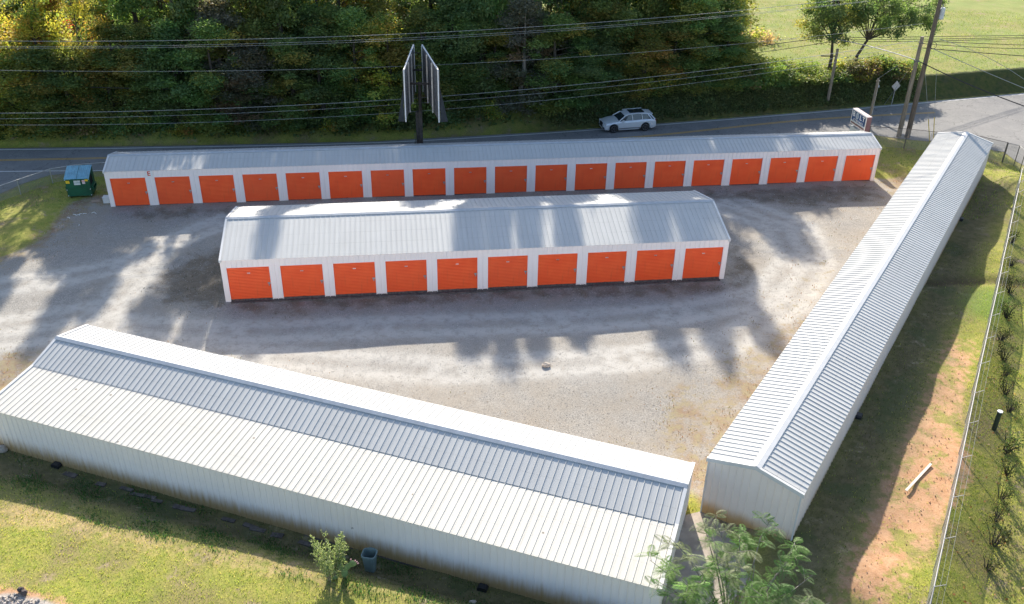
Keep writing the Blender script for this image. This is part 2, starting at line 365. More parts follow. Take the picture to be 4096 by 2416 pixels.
# ------------------------------------------------------------------ ground sheet
def axis(lo, hi, step, flo, fhi):
    a = list(np.arange(flo, fhi + 1e-6, step))
    L = [flo]; s = step
    while L[-1] > lo: s *= 1.35; L.append(L[-1] - s)
    H = [fhi]; s = step
    while H[-1] < hi: s *= 1.35; H.append(H[-1] + s)
    return np.array(L[::-1][:-1] + a + H[1:])
XS = axis(-900, 900, .25, -46, 64); YS = axis(-500, 1500, .25, 17, 128)
GX, GY = np.meshgrid(XS, YS)
GZ = terrain(GX, GY)
D['red'] = [[20.69, 37.71], [21.97, 37.76], [20.96, 34.82], [21.57, 34.14], [20.0, 31.56], [19.29, 30.31], [18.5, 29.7], [16.62, 27.36], [14.6, 25.3], [13.0, 22.6], [11.2, 22.2], [12.3, 24.6], [14.56, 27.92], [15.97, 30.22], [18.18, 33.57]]
def mask(name, k=3, polys=None):
    m = np.zeros(GX.shape)
    for p in (polys or [D[name]]): m = np.maximum(m, pip(GX, GY, p).astype(float))
    return blur(m, k) if k else m
far_edge = [(x, y + .35) for x, y in FAR]
ASPH = [(-160, far_y(-160) + .35)] + far_edge + [(170, float(far_y(170)) + .35), (170, 60)] + [tuple(p) for p in D['asph_near']][::-1] + [(-60, 57), (-160, 40)]
m_as = blur(pip(GX, GY, ASPH).astype(float), 1)
m_con = mask('concrete', 3)
m_dit = mask('x', 0, [[(a[0] - .35, a[1] + .35) for a in D['ditch']] + [(a[0] + .1, a[1] - .35) for a in D['ditch'][::-1]]])
m_dit = blur(m_dit, 1)
m_red = np.maximum(mask('red', 3), mask('red2', 3)); m_gr = mask('gravel', 3)
m_lush = mask('lush', 6)
nz = rng.normal(0, 1, GX.shape)
small = blur(nz, 1) * .035 + blur(nz, 4) * .16 + blur(nz, 10) * .3
GZ = GZ + small * (1 - m_as) * (1 + 1.2 * m_red) * np.where(m_gr > .5, .35, 1)
GZ = GZ * (1 - m_con) + .20 * m_con
GZ = GZ - .28 * m_dit
road_like = m_as > .02
GZ = np.where(road_like, np.minimum(GZ, -.02) * 0 - .03, GZ)
nv = GX.size; ny, nx = GX.shape
co = np.stack([GX, GY, GZ], -1).reshape(-1, 3)
idx = np.arange(nv).reshape(ny, nx)
F = np.stack([idx[:-1, :-1], idx[:-1, 1:], idx[1:, 1:], idx[1:, :-1]], -1).reshape(-1, 4)
me = bpy.data.meshes.new('ground')
me.vertices.add(nv); me.loops.add(F.size); me.polygons.add(len(F))
me.vertices.foreach_set('co', co.reshape(-1).astype(np.float32))
me.loops.foreach_set('vertex_index', F.reshape(-1).astype(np.int32))
me.polygons.foreach_set('loop_start', np.arange(0, F.size, 4, dtype=np.int32))
me.polygons.foreach_set('use_smooth', np.ones(len(F), bool))
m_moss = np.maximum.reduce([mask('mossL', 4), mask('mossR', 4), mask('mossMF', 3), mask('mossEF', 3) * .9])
m_dry = np.maximum(mask('drylawn', 2), mask('brownleft', 3))
m_rub = mask('rubble', 1); m_rubred = mask('rubred', 1)
m_red = np.maximum(m_red, m_rubred)
trk = np.zeros(GX.shape)
for pl in D['tracks']:
    pl = np.array(pl)
    for a, b in zip(pl[:-1], pl[1:]):
        ab = b - a; t_ = np.clip(((GX - a[0]) * ab[0] + (GY - a[1]) * ab[1]) / (ab @ ab), 0, 1)
        dd = np.hypot(GX - a[0] - t_ * ab[0], GY - a[1] - t_ * ab[1])
        trk = np.maximum(trk, np.exp(-((dd - .8) / .45) ** 2) * .9 + np.exp(-(dd / 2.2) ** 2) * .35)
# weeds creep in from the edge of the gravel: distance-like field from a wide blur
inner = blur(pip(GX, GY, D['gravel']).astype(float), 9)
m_edge = np.clip((1 - inner) * 2.0, 0, 1) * (m_gr > .2)
gs = (GX - GB['x']) * math.cos(GB['a']) + (GY - GB['y']) * math.sin(GB['a'])
gt = -(GX - GB['x']) * math.sin(GB['a']) + (GY - GB['y']) * math.cos(GB['a'])
m_edge = np.maximum(m_edge, np.clip(1 - (gt - .2) / 6.0, 0, 1) * (gt > -.3) * (gs > -2) * (gs < 44) * np.clip(1.3 - gs / 34, .35, 1))
m_edge = np.maximum.reduce([m_edge, mask('gapgrass', 4) * .95, mask('brownleft', 4) * 1.2])
Yb = GY - far_y(GX)
sa_ = (GX - AB['x']) * math.cos(AB['a']) + (GY - AB['y']) * math.sin(AB['a']); ta_ = -(GX - AB['x']) * math.sin(AB['a']) + (GY - AB['y']) * math.cos(AB['a'])
m_shade_strip = np.maximum(((ta_ > -.5) & (ta_ < 2.5) & (sa_ > -1) & (sa_ < 40)).astype(float), ((gt < -3.4) & (gt > -6.4) & (gs > -6) & (gs < 47)).astype(float))  # zones beside two walls where building shade is painted into the ground
m_shade_strip = blur(m_shade_strip, 3)
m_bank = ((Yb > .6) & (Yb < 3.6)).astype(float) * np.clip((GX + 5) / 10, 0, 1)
for nm, ch in (('cover', (m_gr, m_red, m_moss, m_lush)), ('cover_b', (np.clip(trk, 0, 1), m_dry, m_rub, m_edge)), ('cover_c', (m_bank, (Yb > 3).astype(float), m_dit, m_shade_strip))):
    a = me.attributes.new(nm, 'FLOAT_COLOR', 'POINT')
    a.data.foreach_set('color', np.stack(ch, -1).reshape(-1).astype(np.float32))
me.update(calc_edges=True)
ground = bpy.data.objects.new('ground', me); COL.objects.link(ground); tag(ground, kind='structure')

t = NT('ground_cover')
P = t.coord('World')
def att(nm):
    a = t.node('ShaderNodeAttribute', attribute_name=nm)
    s = t.node('ShaderNodeSeparateColor'); t.link(a.outputs['Color'], s.inputs[0])
    return (s.outputs[0], s.outputs[1], s.outputs[2], a.outputs['Alpha'])
a1, a2, a3 = att('cover'), att('cover_b'), att('cover_c')
nf = t.noise(P, 14, 5, .7); nm_ = t.noise(P, 2.2, 5, .65); nl = t.noise(P, .35, 4, .6); nc = t.noise(P, 38, 3, .7); nxl = t.noise(P, .09, 3)
def edge(fac, lo=.35, hi=.65, amt=.55, nn=None):
    w = t.math('MULTIPLY', t.math('SUBTRACT', nn or nm_, .5), amt)
    return t.ramp(t.math('ADD', fac, w), lo, hi)
# lawn
lawn = t.mix(t.ramp(nm_, .32, .68), (.26, .29, .055), (.38, .35, .085))
lawn = t.mix(t.ramp(nl, .42, .68), lawn, (.27, .22, .10))
lawn = t.mix(t.ramp(nf, .35, .7, 0, .55), lawn, (.065, .085, .025))
lawn = t.mix(t.ramp(nc, .55, .8, 0, .5), lawn, (.45, .41, .18))
lawn = t.mix(edge(a1[3]), lawn, t.mix(t.ramp(nf, .35, .65), (.12, .19, .035), (.19, .25, .055)))
field = t.mix(t.ramp(nl, .35, .65), (.215, .255, .075), (.29, .27, .095))
field = t.mix(t.ramp(nm_, .4, .75, 0, .6), field, (.20, .235, .075))
field = t.mix(t.ramp(nxl, .45, .65, 0, .5), field, (.27, .32, .10))
lawn = t.mix(a3[1], lawn, field)
dry = t.mix(t.ramp(nf, .3, .7), (.50, .37, .20), (.38, .29, .13))
lawn = t.mix(t.ramp(t.math('ADD', a2[1], t.math('MULTIPLY', t.math('SUBTRACT', nm_, .5), 1.1)), .15, .6, 0, .9), lawn, dry)
# bare earth patches in the lawn near the buildings
bare = t.mix(nf, (.30, .21, .15), (.40, .31, .24))
lawn = t.mix(t.ramp(t.noise(P, .7, 6, .75), .56, .68, 0, .75), lawn, bare)
red = t.mix(t.ramp(nm_, .3, .7), (.45, .235, .12), (.58, .36, .215))
red = t.mix(t.ramp(nl, .4, .65, 0, .6), red, (.40, .27, .17))
red = t.mix(t.ramp(nf, .3, .75, 0, .6), red, (.42, .23, .13))
red = t.mix(t.ramp(nc, .5, .8, 0, .5), red, (.74, .55, .40))
lawn = t.mix(t.math('MULTIPLY', edge(a1[1], .2, .62, 1.4), t.ramp(t.noise(P, .9, 6, .75), .40, .52, .12, 1)), lawn, red)
shade_strip = t.mix(t.ramp(nm_, .3, .7), (.085, .07, .045), (.15, .12, .08)); shade_strip = t.mix(t.ramp(t.noise(P, .9, 6, .8), .56, .68, 0, .8), shade_strip, (.34, .27, .21)); shade_strip = t.mix(t.ramp(nl, .5, .62, 0, .7), shade_strip, (.05, .085, .03))  # dark brown base carries painted shade; bare earth and clover patches over it
lawn = t.mix(t.math('MULTIPLY', a3[3], .85), lawn, shade_strip)
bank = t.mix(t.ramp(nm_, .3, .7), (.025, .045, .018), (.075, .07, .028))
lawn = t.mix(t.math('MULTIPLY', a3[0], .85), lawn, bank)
# gravel
g = t.mix(t.ramp(nm_, .3, .7), (.325, .31, .285), (.39, .37, .34))
g = t.mix(t.ramp(nf, .35, .65, 0, .9), g, (.155, .148, .138))
g = t.mix(t.ramp(t.noise(P, 6, 3, .6), .4, .7, 0, .45), g, (.25, .235, .215))
g = t.mix(t.ramp(nc, .48, .72, 0, .7), g, (.50, .475, .435))
g = t.mix(t.ramp(nl, .38, .66, 0, .55), g, (.29, .255, .21))
g = t.mix(t.math('MULTIPLY', a2[0], t.ramp(nm_, .25, .6, .3, .9)), g, (.47, .455, .425))
g = t.mix(t.ramp(t.math('ADD', a2[3], t.math('MULTIPLY', t.math('SUBTRACT', t.noise(P, 1.1, 6, .8), .5), 3.2)), .45, 1.0, 0, .85), g,
          t.mix(t.ramp(nm_, .35, .65), t.mix(nf, (.27, .155, .085), (.19, .115, .07)), t.mix(nf, (.24, .20, .08), (.31, .27, .20))))
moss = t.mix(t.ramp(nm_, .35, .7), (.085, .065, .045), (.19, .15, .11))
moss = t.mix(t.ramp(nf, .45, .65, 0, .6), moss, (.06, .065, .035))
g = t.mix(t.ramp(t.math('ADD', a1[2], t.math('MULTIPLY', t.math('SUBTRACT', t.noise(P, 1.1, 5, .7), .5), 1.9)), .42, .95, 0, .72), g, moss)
spk = t.ramp(t.noise(P, .9, 6, .8), .60, .74, 0, .28)
g = t.mix(spk, g, (.20, .18, .15))
c = t.mix(edge(a1[0], .35, .65, .5), lawn, g)
rub = t.mix(t.ramp(nf, .35, .65), (.27, .25, .23), (.50, .45, .40))
c = t.mix(edge(a2[2], .35, .65, .4), c, rub)
c = t.mix(a3[2], c, (.10, .075, .045))
hgt = t.math('ADD', t.math('MULTIPLY', nf, 1.0), t.math('MULTIPLY', nc, .35))
t.bsdf(c, .95, normal=t.bump(hgt, .5, .04), spec=.15)
me.materials.append(t.m)

def gz(x, y):
    ix = np.clip(np.searchsorted(XS, x) - 1, 0, nx - 2); iy = np.clip(np.searchsorted(YS, y) - 1, 0, ny - 2)
    fx = (x - XS[ix]) / (XS[ix + 1] - XS[ix]); fy = (y - YS[iy]) / (YS[iy + 1] - YS[iy])
    return GZ[iy, ix] * (1 - fx) * (1 - fy) + GZ[iy, ix + 1] * fx * (1 - fy) + GZ[iy + 1, ix] * (1 - fx) * fy + GZ[iy + 1, ix + 1] * fx * fy
def gz1(x, y): return float(gz(np.array([float(x)]), np.array([float(y)]))[0])
def samp(A, x, y):
    ix = np.clip(np.searchsorted(XS, x), 0, nx - 1); iy = np.clip(np.searchsorted(YS, y), 0, ny - 1)
    return A[iy, ix]

# ------------------------------------------------------------------ road
def flat_poly(name, poly, z, mat, thick=0):
    vs = [Vector((x, y, 0)) for x, y in poly]
    tris = tessellate_polygon([vs])
    mb = MB(); mb.add([(x, y, z) for x, y in poly], [])
    fs = []
    for a, b, c_ in tris:
        n = (vs[b] - vs[a]).cross(vs[c_] - vs[a])
        fs.append((a, b, c_) if n.z > 0 else (a, c_, b))
    mb.f += fs; mb.m += [0] * len(fs)
    if thick:
        n = len(poly); mb.add([(x, y, z) for x, y in poly] + [(x, y, z - thick) for x, y in poly], [(i, (i + 1) % n, n + (i + 1) % n, n + i) for i in range(n)])
    return mb.build(name, mat)
t = NT('asphalt'); P = t.coord('World')
n1 = t.noise(P, .6, 5, .6); n2 = t.noise(P, 20, 4, .7); n3 = t.noise(P, 5, 4, .7)
cw = t.mix(t.ramp(n1, .3, .7), (.17, .17, .175), (.23, .227, .222))
cw = t.mix(t.ramp(n2, .4, .75, 0, .5), cw, (.32, .315, .31))
cw = t.mix(t.ramp(n3, .35, .6, .35, 0), cw, (.10, .10, .105))
gr = t.ramp(t.noise(P, .06, 2), .35, .65, 0, .3)
cw = t.mix(gr, cw, (.31, .30, .29))
vo = t.node('ShaderNodeTexVoronoi', feature='DISTANCE_TO_EDGE'); vo.inputs['Scale'].default_value = .35
dm = t.node('ShaderNodeVectorMath', operation='ADD'); t.link(P, dm.inputs[0])
nn = t.node('ShaderNodeTexNoise'); t.link(P, nn.inputs['Vector']); nn.inputs['Scale'].default_value = 1.2
sc_ = t.node('ShaderNodeVectorMath', operation='SCALE'); t.link(nn.outputs['Color'], sc_.inputs[0]); sc_.inputs['Scale'].default_value = 1.4
t.link(sc_.outputs[0], dm.inputs[1]); t.link(dm.outputs[0], vo.inputs['Vector'])
cw = t.mix(t.ramp(vo.outputs['Distance'], .012, .004, 0, .5), cw, (.06, .06, .062))
t.bsdf(cw, .9, normal=t.bump(n2, .4, .01), spec=.25)
M['asphalt'] = t.m
road = flat_poly('road', ASPH, 0.0, M['asphalt']); tag(road, kind='structure')
def paint(col, wear=.5):
    t = NT('road_paint'); P = t.coord('World'); n = t.noise(P, 9, 5, .7); n2 = t.noise(P, .8, 3)
    c = t.mix(t.math('MULTIPLY', t.ramp(n, .45, .75), t.ramp(n2, .3, .7, .2, wear)), col, (.19, .185, .18))
    t.bsdf(c, .8); return t.m
M['pw'] = paint((.70, .70, .68)); M['py'] = paint((.62, .36, .06), .7)
def strip(mb, pts, w, z):
    P = [Vector((x, y, z)) for x, y in pts]
    # resample smooth
    out = []
    for i in range(len(P) - 1):
        p0, p1, p2, p3 = P[max(i - 1, 0)], P[i], P[i + 1], P[min(i + 2, len(P) - 1)]
        for k in range(8):
            u = k / 8
            out.append(.5 * ((2 * p1) + (p2 - p0) * u + (2 * p0 - 5 * p1 + 4 * p2 - p3) * u * u + (3 * p1 - p0 - 3 * p2 + p3) * u ** 3))
    out.append(P[-1]); vs = []
    for i, p in enumerate(out):
        d = (out[min(i + 1, len(out) - 1)] - out[max(i - 1, 0)]).normalized(); nrm = Vector((-d.y, d.x, 0))
        vs += [p + nrm * w / 2, p - nrm * w / 2]
    mb.add([(v.x, v.y, z) for v in vs], [(2 * i + 1, 2 * i + 3, 2 * i + 2, 2 * i) for i in range(len(out) - 1)])
mw = MB()
strip(mw, [(-90, float(far_y(-90)))] + [tuple(p) for p in FAR] + [(90, float(far_y(90)))], .13, .006)
near = [(-90, 62.5)] + [tuple(p) for p in D['near_line']] + [(-20, 68.7), (-6, 70.2)]
strip(mw, near, .13, .006)
o = mw.build('white_edge_lines', M['pw']); tag(o, kind='structure')
my = MB()
cl = [(-90, 63.5)] + [tuple(p) for p in CEN]
for off in (-.11, .11):
    strip(my, [(x, y + off) for x, y in cl], .10, .006)
o = my.build('yellow_centre_lines', M['py']); tag(o, kind='structure')
# ------------------------------------------------------------------ concrete apron between the two near buildings
cs = flat_poly('pavement', D['concrete'], .245, M['conc'], .2); tag(cs, kind='structure')

# ------------------------------------------------------------------ ribbed sheet metal
RIB = .3048
def rib_profile(L, h=.022, w=.024, minor=.006, off=.0):
    """(x, height) polyline across a ribbed sheet of length L"""
    pts = [(0, 0)]; x = RIB / 2 + off
    while x < L - w * 2:
        if minor:
            for q in (-.3 , -.2):
                xm = x + q * RIB - .0
                if xm > pts[-1][0] + .01: pts += [(xm - .012, 0), (xm, minor), (xm + .012, 0)]
        pts += [(x - w, 0), (x - w * .45, h), (x + w * .45, h), (x + w, 0)]
        x += RIB
    pts.append((L, 0)); return pts
def slope_sheet(mb, L, y0, z0, y1, z1, prof, thick=.02):
    """ribbed sheet from the line (y0,z0) to (y1,z1), ribs run up the slope"""
    n = Vector((0, -(z1 - z0), (y1 - y0))).normalized()
    if n.z < 0: n = -n
    vs = []
    for x, h in prof:
        vs += [(x, y0 + n.y * h, z0 + n.z * h), (x, y1 + n.y * h, z1 + n.z * h)]
    k = len(prof)
    up = y1 > y0
    fs = [((2 * i, 2 * i + 2, 2 * i + 3, 2 * i + 1) if up else (2 * i, 2 * i + 1, 2 * i + 3, 2 * i + 2)) for i in range(k - 1)]
    mb.add(vs, fs)
def wall_sheet(mb, x0, x1, y, z0, z1, out=-1, h=.032, w=.022):
    """vertical ribbed wall in the plane y, facing out (-1: -y)"""
    pts = [x0]; prof = [(x0, 0)]
    x = math.ceil((x0 + w) / RIB) * RIB
    while x < x1 - w:
        prof += [(x - w, 0), (x - w * .4, h), (x + w * .4, h), (x + w, 0)]; x += RIB
    prof.append((x1, 0))
    vs = []
    for px_, hh in prof: vs += [(px_, y + out * hh, z0), (px_, y + out * hh, z1)]
    fs = [((2 * i, 2 * i + 2, 2 * i + 3, 2 * i + 1) if out < 0 else (2 * i, 2 * i + 1, 2 * i + 3, 2 * i + 2)) for i in range(len(prof) - 1)]
    mb.add(vs, fs)
def end_wall(mb, x, poly, out=1, h=.032, w=.022):
    """gable end wall as vertical ribs in the plane x; poly top given by function of y"""
    (ya, yb, z0, top) = poly
    prof = [(ya, 0)]; y = ya + RIB / 2
    ys = []
    while y < yb - w:
        prof += [(y - w, 0), (y - w * .4, h), (y + w * .4, h), (y + w, 0)]; y += RIB
    prof.append((yb, 0))
    vs = []
    for yy, hh in prof: vs += [(x + out * hh, yy, z0), (x + out * hh, yy, top(yy))]
    fs = [((2 * i, 2 * i + 1, 2 * i + 3, 2 * i + 2) if out < 0 else (2 * i, 2 * i + 2, 2 * i + 3, 2 * i + 1)) for i in range(len(prof) - 1)]
    mb.add(vs, fs)

def door_mesh(w, h):
    nsl = 22; prof = []
    for i in range(nsl):
        z = i * h / nsl
        for q, dpt in ((0, 0), (.10, .0), (.2, .034), (.8, .034), (.9, .0)):
            prof.append((z + q * h / nsl, -dpt))
    prof.append((h, 0))
    mb = MB()
    vs = []
    for z, y in prof: vs += [(-w / 2, y, z), (w / 2, y, z)]
    mb.add(vs, [(2 * i, 2 * i + 1, 2 * i + 3, 2 * i + 2) for i in range(len(prof) - 1)])
    return mb
def make_door(parent, xc, y, z0, w, h, first=None):
    if first is None:
        d = door_mesh(w, h).build('door', M['orange'], parent)
        l = MB(); l.box(w / 2 - .20, -.05, .99, w / 2 - .04, -.03, 1.09); l.tube([(w / 2 - .12, -.09, 1.0), (w / 2 - .12, -.09, .9)], .03, 8)
        l.build('latch', M['steel'], d)
        n = MB(); n.box(-.09, -.034, h - .46, .09, -.028, h - .40); n.build('number_plate', M['white'], d)
        b = MB(); b.box(-w / 2, -.05, 0, w / 2, -.004, .05); b.box(-.08, -.075, .0, .08, -.03, .06); b.build('bottom_bar', M['sill'], d)
    else:
        d = first.copy(); COL.objects.link(d); d.parent = parent
        for ch in first.children:
            e = ch.copy(); COL.objects.link(e); e.parent = d
    d.location = (xc, y, z0)
    return d

def unit_building(name, B, nb, label, letter=None, first=None, back_wall=True):
    """gable roofed row of roll-up units, doors on the local -y face"""
    L, d, e, r = B['L'], B['d'], B['e'], B['r']
    root = empty(name, (B['x'], B['y'], B['z']), B['a'])
    tag(root, label, 'storage building')
    dw, dh = 2.44, 2.23
    w = MB()
    # piers
    for i in range(nb + 1):
        xa = max(0, i * 3.05 - .305); xb = min(L, i * 3.05 + .305)
        wall_sheet(w, xa, xb, 0, -.45, dh)
        for xx in (xa, xb):
            if 0 < xx < L: w.box(xx - .012 if xx == xb else xx - .012, -.03, -.1, xx + .012, .11, dh)
    wall_sheet(w, 0, L, 0, dh + .001, e)
    w.box(0, -.012, dh - .03, L, .11, dh)        # head of the openings
    top = lambda yy: e + (r - e) * (1 - abs(yy - d / 2) / (d / 2)) - .01
    for x, out in ((0, -1), (L, 1)):
        end_wall(w, x, (0, d / 2, -.45, top), out); end_wall(w, x, (d / 2, d, -.45, top), out)
    wall_sheet(w, 0, L, d, -.45, e, 1)
    w.build('wall', M['wall'], root)
    rf = MB(); ov = .09; k = (r - e) / (d / 2)
    prof = rib_profile(L)
    slope_sheet(rf, L, -ov, e - k * ov + .02, d / 2, r + .02, prof)
    slope_sheet(rf, L, d + ov, e - k * ov + .02, d / 2, r + .02, prof)
    rf.build('roof', M['roof'], root)
    rc = MB()
    for sgn in (-1, 1):
        y1 = d / 2 + sgn * .17
        rc.add([(-.02, d / 2, r + .075), (L + .02, d / 2, r + .075), (L + .02, y1, r + .058 - .17 * k), (-.02, y1, r + .058 - .17 * k), (-.02, y1, r + .03 - .17 * k), (L + .02, y1, r + .03 - .17 * k)],
               [((0, 3, 2, 1) if sgn > 0 else (0, 1, 2, 3)), (3, 4, 5, 2)])
    rc.build('ridge_cap', M['trim_grey'], root)
    for x in (-.03, L - .09):
        tr = MB()
        for (ya, za), (yb, zb) in (((-ov - .01, e - k * ov), (d / 2, r)), ((d / 2, r), (d + ov + .01, e - k * ov))):
            tr.add([(x, ya, za + .062), (x + .12, ya, za + .062), (x + .12, yb, zb + .062), (x, yb, zb + .062), (x, ya, za - .10), (x + .12, ya, za - .10), (x + .12, yb, zb - .10), (x, yb, zb - .10)],
                   [(0, 1, 2, 3), (4, 7, 6, 5), (0, 3, 7, 4), (1, 5, 6, 2), (0, 4, 5, 1), (3, 2, 6, 7)])
        tr.build('gable_trim', M['trim'], root)
    si = MB(); si.box(.31, .0, -.3, L - .31, .10, .03); si.box(.31, -.22, -.3, L - .31, .0, -.015)
    si.build('door_sill', M['sill'], root)
    bk = MB(); bk.box(.05, .3, -.3, L - .05, .32, dh + .1); bk.build('inner_partition', M['black'], root)
    f = first
    for i in range(nb):
        o = make_door(root, i * 3.05 + 1.525, .085, .03, dw, dh - .05, f)
        if f is None: f = o
    if letter:
        pl = MB(); pl.box(2.80, -.045, 2.27, 3.30, -.03, 2.72); pl = pl.build('letter_sign', M['white'], root)
        text_obj('letter', letter, .46, M['red'], pl, (3.05, -.05, 2.495), (PI / 2, 0, 0), bold=.012)
    return root, f
M['red'] = simple('red_lettering', (.62, .06, .03), .5, var=.03)
e_root, dfirst = unit_building('storage_building', EB, 19, 'longest row of nineteen orange roll-up doors, white metal walls, beside the road', 'E')
m_root, _ = unit_building('storage_building', MBL, 10, 'middle storage row of ten orange doors standing alone in the gravel yard', None, dfirst)

# right building: long axis runs away from the camera, outer side is local -y
L, d, e, r = GB['L'], GB['d'], GB['e'], GB['r']
g_root = empty('storage_building', (GB['x'], GB['y'], GB['z']), GB['a'])
tag(g_root, 'long narrow white storage building along the right side fence, gable end nearest the camera', 'storage building')
w = MB()
wall_sheet(w, 0, L, -d, -.45, e, -1); wall_sheet(w, 0, L, 0, -.45, e, 1)
top = lambda yy: e + (r - e) * (1 - abs(yy + d / 2) / (d / 2)) - .01
for x, out in ((0, -1), (L, 1)):
    end_wall(w, x, (-d, -d / 2, -.45, top), out); end_wall(w, x, (-d / 2, 0, -.45, top), out)
w.build('wall', M['wall_tan'], g_root)
rf = MB(); ov = .1; k = (r - e) / (d / 2); prof = rib_profile(L, .030, .024, .004)
slope_sheet(rf, L, -d - ov, e - k * ov + .02, -d / 2, r + .02, prof)
slope_sheet(rf, L, ov, e - k * ov + .02, -d / 2, r + .02, prof)
rf.build('roof', M['roof'], g_root)
rc = MB()
for sgn in (-1, 1):
    y1 = -d / 2 + sgn * .2
    rc.add([(-.02, -d / 2, r + .085), (L + .02, -d / 2, r + .085), (L + .02, y1, r + .062 - .2 * k), (-.02, y1, r + .062 - .2 * k), (-.02, y1, r + .03 - .2 * k), (L + .02, y1, r + .03 - .2 * k)], [((0, 3, 2, 1) if sgn > 0 else (0, 1, 2, 3)), (3, 4, 5, 2)])
rc.build('ridge_cap', M['trim'], g_root)
for x in (-.04, L - .08):
    tr = MB()
    for (ya, za), (yb, zb) in (((-d - ov - .01, e - k * ov), (-d / 2, r)), ((-d / 2, r), (ov + .01, e - k * ov))):
        tr.add([(x, ya, za + .065), (x + .12, ya, za + .065), (x + .12, yb, zb + .065), (x, yb, zb + .065), (x, ya, za - .12), (x + .12, ya, za - .12), (x + .12, yb, zb - .12), (x, yb, zb - .12)],
               [(0, 1, 2, 3), (4, 7, 6, 5), (0, 3, 7, 4), (1, 5, 6, 2), (0, 4, 5, 1), (3, 2, 6, 7)])
    tr.build('gable_trim', M['trim'], g_root)
for x, y in ((0, -d), (0, 0)):
    co_ = MB(); co_.box(x - .035, y - .035 if y else y - .02, -.45, x + .06, y + .02 if y else y + .035, e - .1)
    co_.build('corner_trim', M['trim'], g_root)
ft = MB(); ft.box(-.05, -d - .06, -.5, L + .03, -d - .0175, -.28); ft.build('foundation', M['conc'], g_root)

# near building: local +y is the lawn side, roof breaks where the lean-to was added
L = AB['L']; a_root = empty('storage_building', (AB['x'], AB['y'], AB['z']), AB['a'])
tag(a_root, 'nearest large white metal building with a two-tone roof, blank wall facing the lawn', 'storage building')
e, r, x0, rp, ht, ke, d = AB['e'], AB['r'], AB['x0'], AB['rp'], AB['ht'], AB['ke'], AB['d']
def atop(yy):
    q = -yy
    return float(np.interp(q, [0, x0, rp, d], [e, ht, r, ke])) - .01
w = MB()
wall_sheet(w, 0, L, 0, -.5, e, 1); wall_sheet(w, 0, L, -d, -.5, ke, -1)
for x, out in ((0, -1), (L, 1)):
    for ya, yb in ((-d, -rp), (-rp, -x0), (-x0, 0)): end_wall(w, x, (ya, yb, -.5, atop), out)
w.build('wall', M['wall_stained'], a_root)
prof = rib_profile(L, .026, .02, .005)
k1 = (ht - e) / x0; ov = .12
lo = MB(); slope_sheet(lo, L, ov, e - k1 * ov + .02, -x0 - .03, ht + .02, prof); lo.build('lower_roof', M['roof_old'], a_root)
k2 = (r - ht) / (rp - x0); k3 = (r - ke) / (d - rp)
up = MB(); slope_sheet(up, L, -x0 + .05, ht - .05 * k2 + .05, -rp, r + .02, prof)
slope_sheet(up, L, -d - .1, ke - .1 * k3 + .02, -rp, r + .02, prof); up.build('roof', M['roof'], a_root)
rc = MB()
rc.add([(-.03, -rp, r + .09), (L + .03, -rp, r + .09), (L + .03, -rp + .17, r + .07 - .17 * k2), (-.03, -rp + .17, r + .07 - .17 * k2), (-.03, -rp + .17, r + .03 - .17 * k2), (L + .03, -rp + .17, r + .03 - .17 * k2)], [(0, 3, 2, 1), (3, 4, 5, 2)])
rc.add([(-.03, -rp, r + .09), (L + .03, -rp, r + .09), (L + .03, -rp - .17, r + .07 - .17 * k3), (-.03, -rp - .17, r + .07 - .17 * k3)], [(0, 1, 2, 3)])
rc.build('ridge_cap', M['trim_grey'], a_root)
for x in (-.05, L - .09):
    tr = MB()
    for (ya, za), (yb, zb) in (((ov, e - k1 * ov), (-x0, ht)), ((-x0, ht), (-rp, r)), ((-rp, r), (-d - .1, ke - .1 * k3))):
        tr.add([(x, ya, za + .065), (x + .14, ya, za + .065), (x + .14, yb, zb + .065), (x, yb, zb + .065), (x, ya, za - .12), (x + .14, ya, za - .12), (x + .14, yb, zb - .12), (x, yb, zb - .12)],
               [(0, 3, 2, 1), (4, 5, 6, 7), (0, 4, 7, 3), (1, 2, 6, 5), (0, 1, 5, 4), (3, 7, 6, 2)])
    tr.build('gable_trim', M['trim'], a_root)
ft = MB(); ft.box(-.02, .018, -.5, L + .02, .07, -.02); ft.build('foundation', M['sill'], a_root)

# ------------------------------------------------------------------ foliage builders
def rand_unit(n):
    v = rng.normal(size=(n, 3)); return v / np.linalg.norm(v, axis=1, keepdims=True)
def leaf_quads(C, size, up=.35):
    """one leaf-shaped quad per centre"""
    n = len(C)
    nrm = rand_unit(n); nrm[:, 2] += up; nrm /= np.linalg.norm(nrm, axis=1, keepdims=True)
    a = np.cross(nrm, rand_unit(n)); a /= np.linalg.norm(a, axis=1, keepdims=True) + 1e-9
    b = np.cross(nrm, a)
    s = (size * rng.uniform(.6, 1.35, n))[:, None]
    fold = nrm * s * .18
    return np.stack([C - a * s * .5, C - b * s * .34 + fold, C + a * s * .5, C + b * s * .34 + fold], 1)
def cluster_points(centers, radii, n):
    k = rng.integers(0, len(centers), n) if np.ndim(radii) == 0 else rng.choice(len(centers), n, p=radii ** 2 / np.sum(radii ** 2))
    rr = radii if np.ndim(radii) == 0 else radii[k]
    u = rng.normal(0, .5, (n, 3)); ln = np.linalg.norm(u, axis=1, keepdims=True); u = u / np.maximum(ln / 1.3, 1)
    u[:, 2] *= .75
    return centers[k] + u * np.asarray(rr)[..., None] if np.ndim(rr) else centers[k] + u * rr, k
